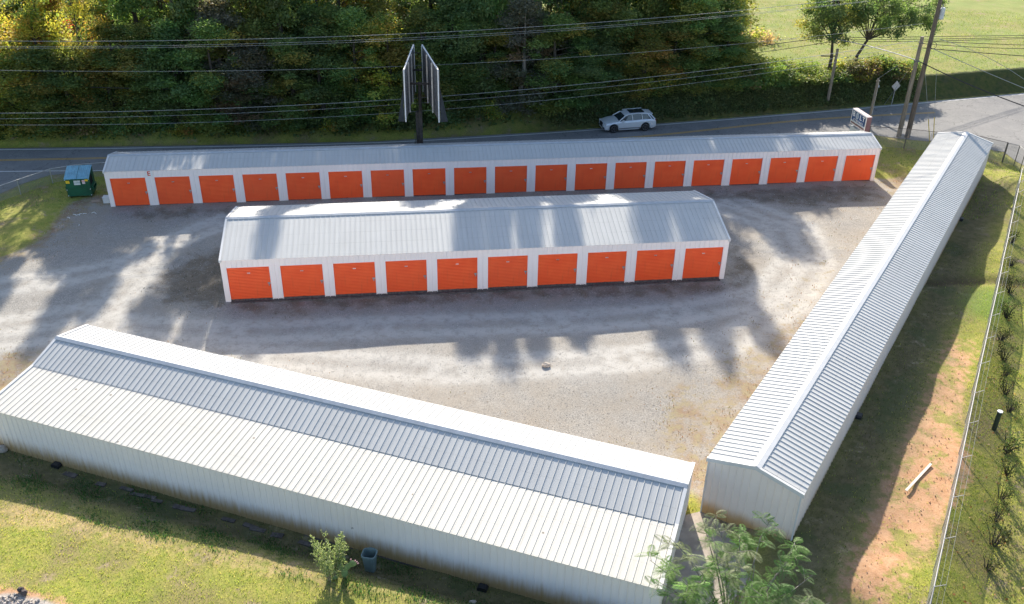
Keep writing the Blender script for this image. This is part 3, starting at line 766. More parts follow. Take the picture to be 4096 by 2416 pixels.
PAL = {
    'green': [(0.146, 0.232, 0.075), (0.190, 0.275, 0.085), (0.230, 0.305, 0.100), (0.123, 0.201, 0.070)],
    'dark': [(0.095, 0.159, 0.065), (0.123, 0.189, 0.075), (0.157, 0.201, 0.085), (0.179, 0.232, 0.090)],
    'olive': [(0.213, 0.244, 0.070), (0.280, 0.281, 0.075), (0.157, 0.207, 0.060), (0.358, 0.305, 0.080)],
    'yellow': [(.44, .42, .07), (.46, .38, .08), (.30, .36, .08), (.19, .26, .07), (.46, .30, .08), (.38, .42, .10)],
    'brown': [(.23, .17, .10), (.27, .19, .11), (.17, .155, .085), (.15, .16, .09)],
    'red': [(.48, .12, .05), (.46, .24, .07), (.38, .30, .08), (.30, .26, .07)],
    'lime': [(.17, .25, .06), (.22, .28, .07), (.13, .20, .05), (.26, .27, .09)],
    'grey': [(.20, .205, .16), (.17, .185, .135), (.14, .165, .11), (.23, .22, .18)],
    'scrub': [(.05, .08, .03), (.07, .095, .035), (.09, .085, .045)],
}
def tints(pal, k, n, jitter=.25):
    pal = np.array(PAL[pal]); base = pal[rng.integers(0, len(pal), k.max() + 1)][k]
    alt = pal[rng.integers(0, len(pal), n)]
    mixv = (rng.random(n) < .25)[:, None]
    c = np.where(mixv, alt, base)
    return np.clip(c * rng.uniform(1 - jitter, 1 + jitter, (n, 1)), 0, 1)

def forest_tree(name, pal, H=18.0, rad=3.2, n=22500, low=.5, bark='bark', leaf=.27, pal2=None):
    root = empty(name)
    tr = MB(); bend = rng.normal(0, .35, (6, 2)).cumsum(0)
    axis_ = [Vector((bend[i][0] * .5, bend[i][1] * .5, H * .92 * i / 5)) for i in range(6)]
    axis_[0] = Vector((0, 0, -.6))
    tr.tube(axis_, [.34, .27, .22, .16, .10, .04], 7)
    cent = []; rads = []
    nb = 64
    for i in range(nb):
        f = ((i + rng.random()) / nb) ** 1.25
        z = low + (H - low) * f
        # outline: widest at ~45 % of the height, ragged
        prof = math.sin(PI * min(1, .18 + .82 * f) ** .9) * .85 + .25
        rr = rad * prof * rng.uniform(.25, 1.05) * (1.0 if f < .9 else .5)
        a = rng.uniform(0, 2 * PI)
        ax = axis_[min(5, int(f * 5.4))]
        c = np.array([ax.x + math.cos(a) * rr, ax.y + math.sin(a) * rr, z])
        cent.append(c); rads.append(rng.uniform(.55, 1.5) * (rad / 3.2))
        if i % 2 == 0:
            tr.tube([(ax.x, ax.y, z - rr * .45), tuple((np.array([ax.x, ax.y, z - rr * .2]) + c) / 2), tuple(c)], [.075, .045, .012], 4, cap=False)
    tr.build('trunk', M[bark], root)
    cent = np.array(cent); rads = np.array(rads)
    C, k = cluster_points(cent, rads, n)
    T = tints(pal, k, n)
    if pal2:
        sel = (rng.random(len(cent)) < .35)[k]; T2 = tints(pal2, k, n); T = np.where(sel[:, None], T2, T)
    quads_obj('crown', leaf_quads(C, leaf), M['leaf'], T, root)
    return root
def bush(name, pal, rad=1.5, h=1.6, n=2600, leaf=.2, pal2=None, stems=5):
    root = empty(name)
    st = MB()
    nb = 12; cent = []
    for i in range(nb):
        a = rng.uniform(0, 2 * PI); rr = rad * math.sqrt(rng.random()) * .8
        cent.append([math.cos(a) * rr, math.sin(a) * rr, h * rng.uniform(.2, .95) * (1 - .4 * (rr / rad) ** 2)])
    cent = np.array(cent)
    for c in cent[:stems]: st.tube([(c[0] * .1, c[1] * .1, -.15), (c[0] * .5, c[1] * .5, c[2] * .5), tuple(c)], [.035, .02, .008], 4, cap=False)
    st.build('stem', M['bark'], root)
    C, k = cluster_points(cent, rng.uniform(.35, .6, nb) * rad, n)
    C[:, 2] = np.abs(C[:, 2] + .05)
    T = tints(pal, k, n)
    if pal2:
        sel = (rng.random(nb) < .4)[k]; T = np.where(sel[:, None], tints(pal2, k, n), T)
    quads_obj('foliage', leaf_quads(C, leaf), M['leaf'], T, root)
    return root

# ------------------------------------------------------------------ the wood beyond the road
protos = {
    'dark': forest_tree('woodland_tree', 'dark', n=22500, pal2='green'),
    'green': forest_tree('woodland_tree', 'green', n=22500, pal2='olive'),
    'olive': forest_tree('woodland_tree', 'olive', n=21000, pal2='green'),
    'brown': forest_tree('woodland_tree', 'grey', n=19500, pal2='brown', bark='bark_light'),
    'yellow': forest_tree('woodland_tree', 'yellow', n=11000, pal2='olive'),
    'red': forest_tree('woodland_tree', 'red', n=18000, pal2='yellow'),
    'slim': forest_tree('slender_tree', 'green', rad=2.1, n=16500, pal2='dark'),
}
for p_ in protos.values(): p_.location = (0, -400, -60)
KW = {'dark': 'dark green', 'green': 'mid green', 'olive': 'olive green', 'brown': 'grey-brown', 'yellow': 'yellow autumn', 'red': 'red and orange autumn', 'slim': 'tall slender green'}
SPOTS = ['at the far left of the photo', 'just left of the dumpster', 'above the green dumpster', 'above the letter E', 'above the fourth orange door', 'left of the old billboard', 'behind the old billboard', 'right of the old billboard', 'between billboard and silver car', 'above the silver car', 'right of the silver car', 'beside the sunlit field']
used_protos = set()
cntlab = {}
def place_tree(kind, x, y, H, rad_scale=1.0, row=0):
    s = (rad_scale * random.uniform(.9, 1.12), rad_scale * random.uniform(.9, 1.12), H / 18.0)
    z = gz1(x, y)
    zone = SPOTS[int(np.clip((x + 42) / 66 * 12, 0, 11))]
    rown = ('at the road edge', 'in the second rank', 'deeper in the wood')[min(row, 2)]
    lab = f'{KW[kind]} tree {rown} {zone}'
    cntlab[lab] = cntlab.get(lab, 0) + 1
    if kind not in used_protos:
        used_protos.add(kind); o = protos[kind]
        o.location = (x, y, z); o.rotation_euler = (0, 0, random.uniform(0, 6.28)); o.scale = s
        tag(o, lab, 'tree', 'trees of the wood beyond the road')
    else:
        o = copy_thing(protos[kind], (x, y, z), random.uniform(0, 6.28), s, lab, 'trees of the wood beyond the road')
        o['category'] = 'tree'
    return o
SUN_AZ, SUN_EL = R(94.0), R(27.0)      # direction TOWARDS the sun
TK = math.tan(R(4.0)); TE = math.tan(SUN_EL)
def shade_tree(kind, gx, gy, off, rs=1.0, row=0):
    """tree whose shadow tip falls at ground point gx, gy"""
    x = gx
    for _ in range(3):
        y = float(far_y(x)) + off; x = gx - (y - gy) * TK
    H = (y - gy) * TE - gz1(x, y) + .6
    return place_tree(kind, x, y, max(H, 5), rs, row)
# tall crowns that throw the long fingers of shade
for gx, gy, kd, off in [(-41, 43.5, 'yellow', 5), (-37.5, 45, 'yellow', 6), (-34, 43.5, 'yellow', 4.5), (-30.5, 44.0, 'slim', 8), (-26.6, 43.0, 'dark', 6), (-24.9, 45.5, 'slim', 8), (-19.9, 42.4, 'green', 7), (-17.2, 42.0, 'slim', 5), (-14.6, 42.5, 'dark', 7),
                        (-2.2, 43.0, 'slim', 9), (.1, 41.2, 'dark', 6), (1.9, 42.2, 'slim', 8), (4.3, 43.8, 'slim', 6), (9.0, 43.2, 'green', 7), (12, 41.6, 'olive', 6), (14.2, 42.6, 'slim', 8)]:
    shade_tree(kd, gx, gy, off, .72 if kd != 'slim' else .9, 0)
cyc = ['dark', 'green', 'brown', 'olive', 'dark', 'green', 'yellow', 'green']
def limit(gx):
    """where the solid part of the shade ends"""
    xs = [-60, -31, -27, -25.6, -22.5, -21, -14, -11.8, -6.5, -4.5, 4, 5, 7.5, 8.5, 14.5, 15.8, 19, 23, 26]
    ys = [51, 51, 49, 54, 54, 48, 47, 54.5, 54.5, 46, 46, 52.5, 52.5, 46, 46, 52, 54, 60, 63]
    return float(np.interp(gx, xs, ys))
i = 0
for row, off, step in ((0, 3.4, 2.7), (0, 5.4, 3.3), (1, 8.8, 4.6), (2, 14.0, 8.0)):
    gx = -50 + row * 1.3
    while gx < 21:
        y = float(far_y(gx)) + off + random.uniform(-.8, .8)
        x = gx + random.uniform(-.6, .6)
        H = random.uniform(5.5, 10.5) if row == 0 else None
        g0 = limit(x + (y - 50) * TK) + random.uniform(0, 5)
        Hm = max(6.0, (y - g0) * TE)
        H = min(H, Hm) if H else Hm * random.uniform(.9, 1.0)
        kd = cyc[(i * 5 + row * 3) % 8]
        if x < -37: kd = random.choice(['yellow', 'yellow', 'olive', 'red' if random.random() < .35 else 'yellow'])
        elif x < -24 and random.random() < .3: kd = 'yellow' if random.random() < .4 else 'olive'
        if x > 14 and row == 0: kd = random.choice(['olive', 'olive', 'green'])
        if not (x < -32 and row >= 1):
            place_tree(kd, x, y, H, {0: .85, 1: 1.0, 2: 1.25}[row], row)
        gx += step * random.uniform(.85, 1.15); i += 1
for gx, off, H, kd in ((-57, 15, 10, 'olive'), (-53, 19, 9, 'green'), (-50, 14, 9, 'olive'), (-46.5, 18, 9, 'yellow'), (-43.5, 14, 8.5, 'green'), (-40, 19, 9.5, 'olive'), (-37, 14.5, 8.5, 'yellow'), (-34, 18, 9, 'green'), (-47, 25, 11, 'dark'), (-41, 26, 11, 'olive'), (-53, 26, 11, 'green'), (-35, 25, 11, 'dark'), (-29, 22, 12, 'green'), (-22, 22, 12, 'dark'), (-14, 23, 12, 'olive'), (-6, 22, 12, 'green'), (3, 23, 12, 'dark')):
    place_tree(kd, gx, float(far_y(gx)) + off, H, 1.25, 2)
place_tree('red', -39.8, 79.4, 10.5, .8, 1)
# large tree at the edge of the field, leafy down to the ground on its right side
place_tree('olive', 19.0, 90.5, 11.5, 1.0, 0); place_tree('olive', 16.0, 88.5, 13, 1.0, 0)

# brush along the foot of the wood and the bank
bp = {'dark': bush('roadside_bush', 'dark', pal2='green'), 'green': bush('roadside_bush', 'green', pal2='olive'), 'brown': bush('roadside_bush', 'brown', pal2='olive'),
      'lime': bush('roadside_bush', 'lime', pal2='green'), 'yellow': bush('roadside_bush', 'yellow', pal2='brown')}
BK = {'dark': 'dark green', 'green': 'green', 'brown': 'browning', 'lime': 'bright green', 'yellow': 'yellow and rust'}
usedb = set()
def place_bush(kind, x, y, s, sz, lab, group='bushes along the foot of the wood'):
    z = gz1(x, y)
    if kind not in usedb:
        usedb.add(kind); o = bp[kind]; o.location = (x, y, z); o.scale = (s, s, sz)
        tag(o, lab, 'bush', group)
    else:
        o = copy_thing(bp[kind], (x, y, z), random.uniform(0, 6.28), (s, s, sz), lab, group); o['category'] = 'bush'
    return o
gx = -48.0; i = 0
while gx < 22:
    y = float(far_y(gx)) + random.uniform(1.9, 2.9) + (1.0 if gx > 0 else .2)
    kd = ['dark', 'green', 'brown', 'dark', 'yellow', 'green', 'brown'][i % 7]
    if gx < -38: kd = random.choice(['lime', 'yellow', 'green'])
    zone = SPOTS[int(np.clip((gx + 42) / 66 * 12, 0, 11))]
    place_bush(kd, gx, y, random.uniform(.8, 1.15), random.uniform(.7, 1.3), f'{BK[kd]} bush at the wood edge {zone}')
    if i % 2 == 0:
        kd = random.choice(['dark', 'green', 'brown'])
        place_bush(kd, gx + .8, y + 1.8, 1.3, random.uniform(1.3, 2.0), f'taller {BK[kd]} bush at the wood edge {zone}')
    gx += random.uniform(1.6, 2.2); i += 1
# bushes crowning the bank on the right
for j, (x, off, kd, s, sz) in enumerate([(19.5, 3.2, 'dark', 1.1, 1.4), (21.5, 3.0, 'green', 1.3, 1.5), (23.2, 2.9, 'lime', 1.1, 1.2), (25.2, 3.2, 'lime', 1.3, 0.60), (27.0, 3.0, 'green', 1.2, 0.54), (28.8, 2.9, 'lime', 1.1, 0.54), (30.6, 3.1, 'green', 1.2, 0.60),
        (32.4, 3.2, 'yellow', 1.2, 0.94), (34.2, 3.3, 'brown', 1.2, 0.90), (35.9, 3.2, 'green', 1.1, 0.90), (37.3, 3.1, 'brown', 1.0, 0.75), (38.8, 3.1, 'green', .8, .8), (22.0, 5.0, 'lime', 1.2, 1.3), (24.5, 5.2, 'green', 1.3, 1.0), (27.6, 4.8, 'lime', 1.0, .8), (20.3, 5.4, 'yellow', 1.4, 1.7)]):
    place_bush(kd, x, float(far_y(x)) + off, s, sz, f'{BK[kd]} bush on the bank crest' + (' near the field edge' if x < 26 else ' under the two roadside trees' if x < 33 else ' behind the sign pole' if x < 36 else ' behind the two tall poles'), 'bushes along the crest of the bank')
# creeping vines on the bank: nobody could count these leaves
n = 42000
X = rng.uniform(2, 40, n); Yo = rng.uniform(.9, 3.8, n); Y = far_y(X) + Yo
keep = rng.random(n) < np.clip((X - 2) / 8, 0, 1) * np.clip((41 - X) / 4, 0, 1); X, Y = X[keep], Y[keep]
hv = rng.uniform(0, .42, len(X)) * (.5 + .8 * np.abs(np.sin(X * 1.7) * np.cos(X * .73 + Y)))
C = np.stack([X, Y, gz(X, Y) + hv], 1); kk = (np.floor(X * .8) % 7).astype(int) + (np.floor(Y) % 3).astype(int)
o = quads_obj('bank_vines', leaf_quads(C, .2, .6), M['leaf'], tints('dark', kk, len(X), .35), None)
tag(o, 'dark creeping vines covering the shaded bank beyond the road', 'vines', kind='stuff')
n = 30000
X = rng.uniform(-48, 20, n); Y = far_y(X) + rng.uniform(1.2, 30, n) ** 1.0
C = np.stack([X, Y, gz(X, Y) + rng.uniform(0, .5, n)], 1)
o = quads_obj('undergrowth', leaf_quads(C, .3, .5), M['leaf'], tints('dark', (np.floor(X * .5) % 9).astype(int) + 9, n, .4), None)
tag(o, 'low tangled undergrowth and leaf litter on the floor of the wood', 'undergrowth', kind='stuff')

# the two roadside trees on the bank
def spread_tree(name, label, base, H, cx, cy, rad, zc, rz_, pal, n, pal2, trunk_r=.2, leaf=.18):
    root = empty(name, base); tag(root, label, 'tree')
    tr = MB()
    main = [(0, 0, -.4), (.05, 0, H * .25), (cx * .3, cy * .2, H * .45), (cx * .5, cy * .5, H * .7), (cx * .6, cy * .6, H * .95)]
    tr.tube(main, [trunk_r, trunk_r * .8, trunk_r * .6, trunk_r * .35, .03], 8)
    cent = []; rr = []
    for i in range(70):
        a = rng.uniform(0, 2 * PI); q = math.sqrt(rng.random())
        c = np.array([cx + math.cos(a) * rad * q, cy + math.sin(a) * rad * .7 * q, zc + rng.uniform(-1, 1) * rz_ * (1.1 - .6 * q)])
        cent.append(c); rr.append(rng.uniform(.45, .95))
        s = Vector(main[2 + i % 3]); m = (s + Vector(c)) / 2 + Vector((0, 0, .25))
        tr.tube([s, m, Vector(c)], [.055, .03, .01], 5, cap=False)
    tr.build('trunk', M['bark'], root)
    C, k = cluster_points(np.array(cent), np.array(rr), n)
    T = tints(pal, k, n)
    sel = (rng.random(len(cent)) < .35)[k]; T = np.where(sel[:, None], tints(pal2, k, n), T)
    quads_obj('crown', leaf_quads(C, leaf), M['leaf'], T, root)
    return root
spread_tree('roadside_tree', 'green tree with yellowing leaves and thin trunk left of the bank pole', (30.3, 89.2, gz1(30.3, 89.2)), 7.5, -.4, .4, 2.9, 5.4, 3.0, 'dark', 11500, 'olive')
spread_tree('roadside_tree', 'broad dark green tree reaching towards the transformer pole', (33.0, 90.0, gz1(33.0, 90.0)), 7.5, 2.6, .6, 4.9, 6.1, 2.4, 'dark', 18000, 'green')

# ------------------------------------------------------------------ poles, sign, wires
def pole(name, x, y, H, r0, r1, mat, label, extra=None):
    z = gz1(x, y); root = empty(name, (x, y, z)); tag(root, label, 'utility pole')
    p = MB(); p.tube([(0, 0, -.5), (0, 0, H / 2), (0, 0, H)], [r0, (r0 + r1) / 2, r1], 12); p.build('shaft', mat, root, smooth=False)
    return root
p1 = pole('utility_pole', 34.0, 78.57, 8.85, .21, .15, M['wood'], 'shorter grey wooden utility pole with a cut top beside the taller one')
b_ = MB(); b_.box(-.19, -.19, 6.75, .19, .19, 6.87); b_.box(-.17, -.17, 8.3, .17, .17, 8.36); b_.build('cable_clamp', M['dsteel'], p1)
p2 = pole('utility_pole', 34.7, 78.42, 14.0, .23, .15, M['wood_dark'], 'tallest dark wooden utility pole carrying the transformer')
tf = MB()
cyl = [(.38 + .0, 0, 10.35), (.38, 0, 11.2)]
tf.tube(cyl, .2, 14); tf.tube([(.38, 0, 11.2), (.38, 0, 11.27)], .16, 14)
tf = tf.build('transformer', M['steel2'] if 'steel2' in M else simple('transformer_paint', (.50, .53, .56), .5), p2)
x_ = MB(); x_.tube([(.32, 0, 11.25), (.32, 0, 11.55)], [.05, .03], 8); x_.build('bushing', M['steel'], tf)
x_ = MB(); x_.box(.1, -.05, 10.5, .22, .05, 10.6); x_.box(.1, -.05, 11.0, .22, .05, 11.1); x_.build('bracket', M['dsteel'], p2)
x_ = MB(); x_.obox((.3, 0, 12.5), (.8, .08, .08), (0, R(-8), 0)); x_.build('crossarm', M['steel'], p2)
lp = MB(); lp.tube([(.25 + .26 * math.cos(a), -.2, 8.2 + .26 * math.sin(a)) for a in np.linspace(0, 2 * PI, 17)], .022, 6, cap=False); lp.build('cable_coil', M['cable_black'], p2)
p3 = pole('utility_pole', 29.89, 86.61, 4.9, .16, .12, M['wood'], 'wooden utility pole rising from the bank in front of the green tree')
x_ = MB(); x_.tube([(-1.3, .4, 4.1), (0, .1, 4.2)], .06, 6); x_.build('cable_closure', M['cable_black'], p3)
p4 = pole('service_pole', 32.0, 80.9, 4.55, .13, .10, M['wood'], 'short wooden service pole just behind the blue sign')
x_ = MB(); x_.box(-.14, -.04, 4.3, .2, .04, 4.36); x_.tube([(.16, 0, 3.95), (.16, -.1, 3.75)], .07, 8); x_.build('insulator', M['steel'], p4)
x_ = MB(); x_.tube([(.11, -.07, -.2), (.105, -.07, 4.2)], .025, 6); x_.build('conduit', M['steel'], p4)

def wire(name, pts, r, mat, label, group='cables strung above the road'):
    P = np.array(pts); s = np.concatenate([[0], np.cumsum(np.hypot(*np.diff(P[:, :2], axis=0).T))])
    deg = 2 if len(P) > 2 else 1
    cz = np.polyfit(s, P[:, 2], deg); cx = np.polyfit(s, P[:, 0], 1); cy = np.polyfit(s, P[:, 1], 1)
    S = np.linspace(s[0] - (14 if P[0, 0] < -37 else 0), s[-1] + (22 if P[-1, 0] > 41 or P[-1, 2] > 11 and P[-1, 0] < 29.5 and False else 0), 40)
    pl = [(np.polyval(cx, q), np.polyval(cy, q), np.polyval(cz, q)) for q in S]
    mb = MB(); mb.tube(pl, r, 5); o = mb.build(name, mat)
    tag(o, label, 'cable', group); return o
wl = [('w1', 'topmost bare cable crossing the whole wood'), ('w2', 'upper cable of the close pair, second from the top'), ('w3', 'lower cable of the close pair, third from the top'), ('w4', 'single thin cable crossing the middle of the billboard'),
      ('w6', 'bright cable crossing below the billboard beam, above two thin ones'), ('w7', 'thin dull cable just under the bright one, middle of the lowest three'), ('w8', 'lowest cable in front of the wood')]
for k_, lab in wl:
    wire('power_cable', W[k_], .018 if k_ in ('w6', 'w1') else .012, M['cable'], lab)
for k_, lab in (('t1', 'upper black cable from the bank pole into the wood'), ('t2', 'lower black cable from the bank pole into the wood'), ('r1', 'uppermost black cable over the field right of the poles'), ('r2', 'second black cable over the field right of the poles'), ('r3', 'third black cable over the field right of the poles'),
                ('r4', 'fourth black cable running right from the pole pair'), ('r5', 'fifth black cable running right from the pole pair'), ('r6', 'lowest thick black cable running right from the pole pair')):
    wire('black_cable', W[k_], .034 if k_ in ('r6', 't1') else .026, M['cable_black'], lab)
wire('faint_cable', W['w5a'], .03, M['cable_black'], 'dark faint cable sagging in front of the wood left of the billboard')
wire('thick_cable', W['d1'], .04, M['cable'], 'thick bundled cable slanting from the bank pole down to the shorter pole')
wire('thick_cable', W['d2'], .045, M['cable_black'], 'thick bundled black cable slanting from the shorter pole over the road')
wire('service_cable', W['d3'], .028, M['cable'], 'grey cable slanting over the shaded bank at the right edge')
wire('service_cable', W['d4'], .02, M['cable'], 'thinnest grey cable slanting over the field at the right edge')
wire('service_cable', W['s1'], .022, M['cable'], 'short cable rising from the service pole behind the sign', None or 'cables strung above the road')
wire('guy_wire', W['g1'], .018, M['cable'], 'guy wire from the bank foot up to the shorter pole', 'guy wires of the poles')
M['yellow'] = simple('yellow_guard', (.62, .45, .05), .6)
for k_, lab in (('y1', 'guy wire with a dull yellow guard nearer the tallest pole'), ('y2', 'guy wire with a bright yellow guard right of the other')):
    P = [Vector(q) for q in W[k_]]; o = empty('guy_wire', P[0]); tag(o, lab, 'guy wire', 'guy wires of the poles')
    q = MB(); q.tube([Vector((0, 0, 0)), P[-1] - P[0]], .014, 5); q.build('strand', M['cable'], o)
    q = MB(); dv = (P[-1] - P[0]).normalized(); q.tube([dv * .0, dv * 2.0], .035, 8); q.build('guard', M['yellow'], o)
# diamond sign seen from behind
o = empty('road_sign', (36.4, 87.4, gz1(36.4, 87.4))); tag(o, 'back of a grey diamond shaped road sign on a thin post', 'road sign')
q = MB(); q.box(-.03, -.02, -.3, .03, .02, 2.1); q.build('post', M['steel'], o)
q = MB(); q.obox((0, -.04, 1.95), (.72, .02, .72), (0, PI / 4, 0)); q = q.build('sign_plate', M['steel'], o)
o.rotation_euler = (0, 0, R(20))

# blue storage sign
sx, sy, sz = 28.62, 74.53, 0
ang = math.atan2(73.41 - 75.66, 28.85 - 28.39)
sign = empty('pylon_sign', (28.39, 75.66, 0), ang); tag(sign, 'blue and white lettered sign box behind the right end of the longest building', 'sign')
SW, SZ0, SZ1, SD = 2.3, 2.22, 3.44, .42
M['maroon'] = simple('maroon_cabinet', (.16, .085, .095), .6); M['blue'] = simple('blue_sign_face', (.025, .075, .20), .4, var=.25, nscale=.8); M['pink'] = simple('faded_cabinet_top', (.58, .47, .47), .6)
q = MB(); q.box(-.03, .0, SZ0 - .03, SW + .03, SD, SZ1); q.build('cabinet', M['maroon'], sign)
q = MB(); q.box(-.035, -.005, SZ1, SW + .035, SD + .005, SZ1 + .03); q.build('cabinet_top', M['pink'], sign)
q = MB(); q.box(0, -.03, SZ0, SW, -.002, SZ0 + .06); q.box(0, -.03, SZ1 - .06, SW, -.002, SZ1); q.box(0, -.03, SZ0 + .06, .06, -.002, SZ1 - .06); q.box(SW - .1, -.03, SZ0 + .06, SW, -.002, SZ1 - .06); q.build('face_frame', M['white'], sign)
fc = MB(); fc.box(.06, -.018, SZ0 + .34, SW - .1, -.004, SZ1 - .06); fc = fc.build('sign_face', M['blue'], sign)
M['palegrey'] = simple('pale_lettering_band', (.50, .56, .62), .5)
q = MB(); q.box(.06, -.016, SZ0 + .20, SW - .1, -.004, SZ0 + .338); q.build('pale_band', M['palegrey'], sign)
q = MB(); q.box(.06, -.016, SZ0 + .06, SW - .1, -.004, SZ0 + .198); q.build('dark_band', M['maroon'], sign)
RX = (PI / 2, 0, 0)
text_obj('lettering', 'B', .58, M['white'], fc, (.32, -.024, 3.08), RX, bold=.014, squeeze=1.05)
text_obj('lettering', 'L', .58, M['white'], fc, (1.42, -.024, 3.08), RX, bold=.014, squeeze=1.1)
text_obj('lettering', 'T', .58, M['white'], fc, (1.86, -.024, 3.08), RX, bold=.014, squeeze=1.1)
text_obj('lettering', 'S T O R A G E', .21, M['white'], fc, (1.13, -.024, 2.68), RX, bold=.006, squeeze=1.18)
q = MB()
ell = [(.86 + .24 * math.cos(a), 3.08 + .27 * math.sin(a)) for a in np.linspace(0, 2 * PI, 25)[:-1]]
q.prism(ell, 'y', -.028, -.02)
q.build('emblem', M['palegrey'], fc)
q = MB()
for kk_ in range(3): q.obox((.86 + (kk_ - .6) * .1, -.03, 3.06), (.028, .008, .36 - .06 * abs(kk_ - 1)), (0, R(12), 0))
q.tube([(.70, -.03, 3.0), (.68, -.03, 3.12), (.76, -.03, 3.27)], .014, 5); q.build('emblem_lines', M['blue'], fc)
low = MB(); low.box(.0, .05, 1.2, 1.3, .3, 2.0); low = low.build('lower_panel', M['palegrey'], sign)
for xx in (.35, 1.9):
    q = MB(); q.box(xx, .15, -.3, xx + .12, .27, SZ0 - .03); q.build('post', M['steel'], sign)

# ------------------------------------------------------------------ billboard seen end on
bb = empty('billboard', (-7.45, 70.2, gz1(-7.45, 70.2))); tag(bb, 'old V-shaped billboard seen edge-on, two weathered panels on a dark steel post', 'billboard')
z0_ = gz1(-7.45, 70.2)
def loc(x, y, z): return Vector((x + 7.45, y - 70.2, z - z0_))
q = MB(); q.tube([loc(-7.62, 70.2, -.5), loc(-7.62, 70.2, 4.3)], .27, 14); q.build('post', M['rusty'], bb)
q = MB(); q.tube([loc(-7.45, 69.8, 1.5), loc(-7.45, 69.8, 6.75)], .13, 10); q.build('mast', M['rusty'], bb)
def panel(pa, pb, zn0, zn1, zf0, zf1, side):
    A0, A1 = loc(*pa, zn0), loc(*pa, zn1); B0, B1 = loc(*pb, zf0), loc(*pb, zf1)
    dr = (B0 - A0); dr.z = 0; dr.normalize(); nrm = Vector((-dr.y, dr.x, 0)) * side; th = .10
    m = MB()
    # boards as separate strips with small gaps and uneven lengths
    nb = 9
    for i in range(nb):
        f0, f1 = i / nb, (i + .93) / nb
        for_ = []
        dz = rng.uniform(-.06, .06)
        q0, q1 = A0.lerp(B0, f0), A0.lerp(B0, f1); r0_, r1_ = A1.lerp(B1, f0), A1.lerp(B1, f1)
        q0 = q0 + Vector((0, 0, dz)); q1 = q1 + Vector((0, 0, dz))
        m.add([q0, q1, r1_, r0_, q0 + nrm * th, q1 + nrm * th, r1_ + nrm * th, r0_ + nrm * th], [(0, 1, 2, 3), (7, 6, 5, 4), (0, 4, 5, 1), (3, 2, 6, 7), (0, 3, 7, 4), (1, 5, 6, 2)])
    po = m.build('board_panel', M['board'], bb)
    e_ = MB(); e_.tube([A0 + Vector((0, -.05, 0)), A1 + Vector((0, -.05, 0))], .055, 4); e_.tube([A1 + Vector((0, 0, .05)), B1 + Vector((0, 0, .05))], .06, 4); e_.tube([B0 + nrm * -.04, B1 + nrm * -.04], .045, 4)
    e_.build('edge_trim', M['white'], po)
    for f in (.3, .62):
        s_ = MB(); p_, t_ = A0.lerp(B0, f), A1.lerp(B1, f); s_.tube([p_ - nrm * .1, t_ - nrm * .1], .07, 4); s_.build('stringer', M['steel'], po)
    # loose dark vinyl hanging out from the lower outer side
    v_ = MB(); o0 = A1.lerp(A0, .35) + nrm * th * 1.4; o1 = A0 + nrm * (th + .55) + Vector((0, .4, -.15)); i1 = A0 + nrm * th * 1.4; b0 = A1.lerp(A0, .35).lerp(B1.lerp(B0, .35), .35) + nrm * th * 1.4; b1 = A0.lerp(B0, .35) + nrm * (th + .42)
    v_.add([o0, o1, i1], [(0, 1, 2)]); v_.add([o0, b0, b1, o1], [(0, 1, 2, 3)])
    v_.build('loose_vinyl', M['vinyl'], po)
M['vinyl'] = simple('dark_torn_vinyl', (.035, .04, .045), .85, var=.3)
panel((-8.20, 66.5), (-8.16, 73), 4.75, 8.6, 5.0, 8.72, 1)
panel((-5.72, 66.5), (-7.48, 73), 4.75, 8.65, 5.0, 8.72, -1)
q = MB(); q.obox(loc(-7.35, 69.6, 6.7), (2.05, .14, .14)); q.obox(loc(-7.8, 72.2, 7.0), (.7, .12, .12)); q.obox(loc(-7.8, 72.4, 8.3), (.6, .05, .05)); q.build('cross_beam', M['rusty'], bb)
q = MB(); q.tube([loc(-7.95, 69.9, .3), loc(-7.95, 69.9, 2.6)], .03, 6); q.box(*(loc(-8.02, 69.85, 1.4)), *(loc(-7.88, 69.95, 1.9))); q.build('conduit', M['dsteel'], bb)

# ------------------------------------------------------------------ dumpster
M['dgreen'] = simple('dumpster_green', (.006, .085, .045), .45, var=.25, nscale=1.4)
M['lid'] = simple('blue_lid_plastic', (.13, .33, .44), .4, var=.15)
M['stick_y'] = simple('yellow_sticker', (.75, .50, .03), .5, var=.05); M['stick_w'] = simple('white_sticker', (.62, .66, .66), .5, var=.05); M['stick_r'] = simple('pink_sticker', (.70, .58, .60), .5, var=.04)
M['hole'] = simple('dark_inside', (.004, .004, .005), .9)
dm = empty('dumpster', (-32.58, 61.92, gz1(-32, 62.3)), R(10)); tag(dm, 'green steel dumpster with pale blue ribbed lids on the gravel edge', 'dumpster')
DW, DD, ZF, ZB, zb = 1.68, 1.35, 1.48, 1.95, .14
q = MB()
q.prism([(0, zb), (0, ZF), (DD, ZB), (DD, zb)], 'x', 0, DW)
q.box(.0, -.02, .72, DW, .0, .75)
q.box(-.03, -.03, ZF - .07, DW + .03, 0, ZF); q.box(.02, -.012, zb, DW - .02, 0, .2)
body = q.build('body', M['dgreen'], dm)
for xx, s_ in ((-.14, -1), (DW, 1)):
    q = MB(); q.box(xx, .25, .48, xx + .14, 1.15, .52); q.box(xx, .25, .74, xx + .14, 1.15, .78); q.box(xx, .25, .52, xx + .14, .29, .74); q.box(xx, 1.11, .52, xx + .14, 1.15, .74)
    q.build('fork_pocket', M['dgreen'], body)
q = MB(); q.add([(DW + .004, .12, .9), (DW + .004, .85, .9), (DW + .004, .85, 1.62), (DW + .004, .12, 1.42)], [(0, 1, 2, 3)]); q.build('side_opening', M['hole'], body)
k_ = (ZB - ZF) / DD
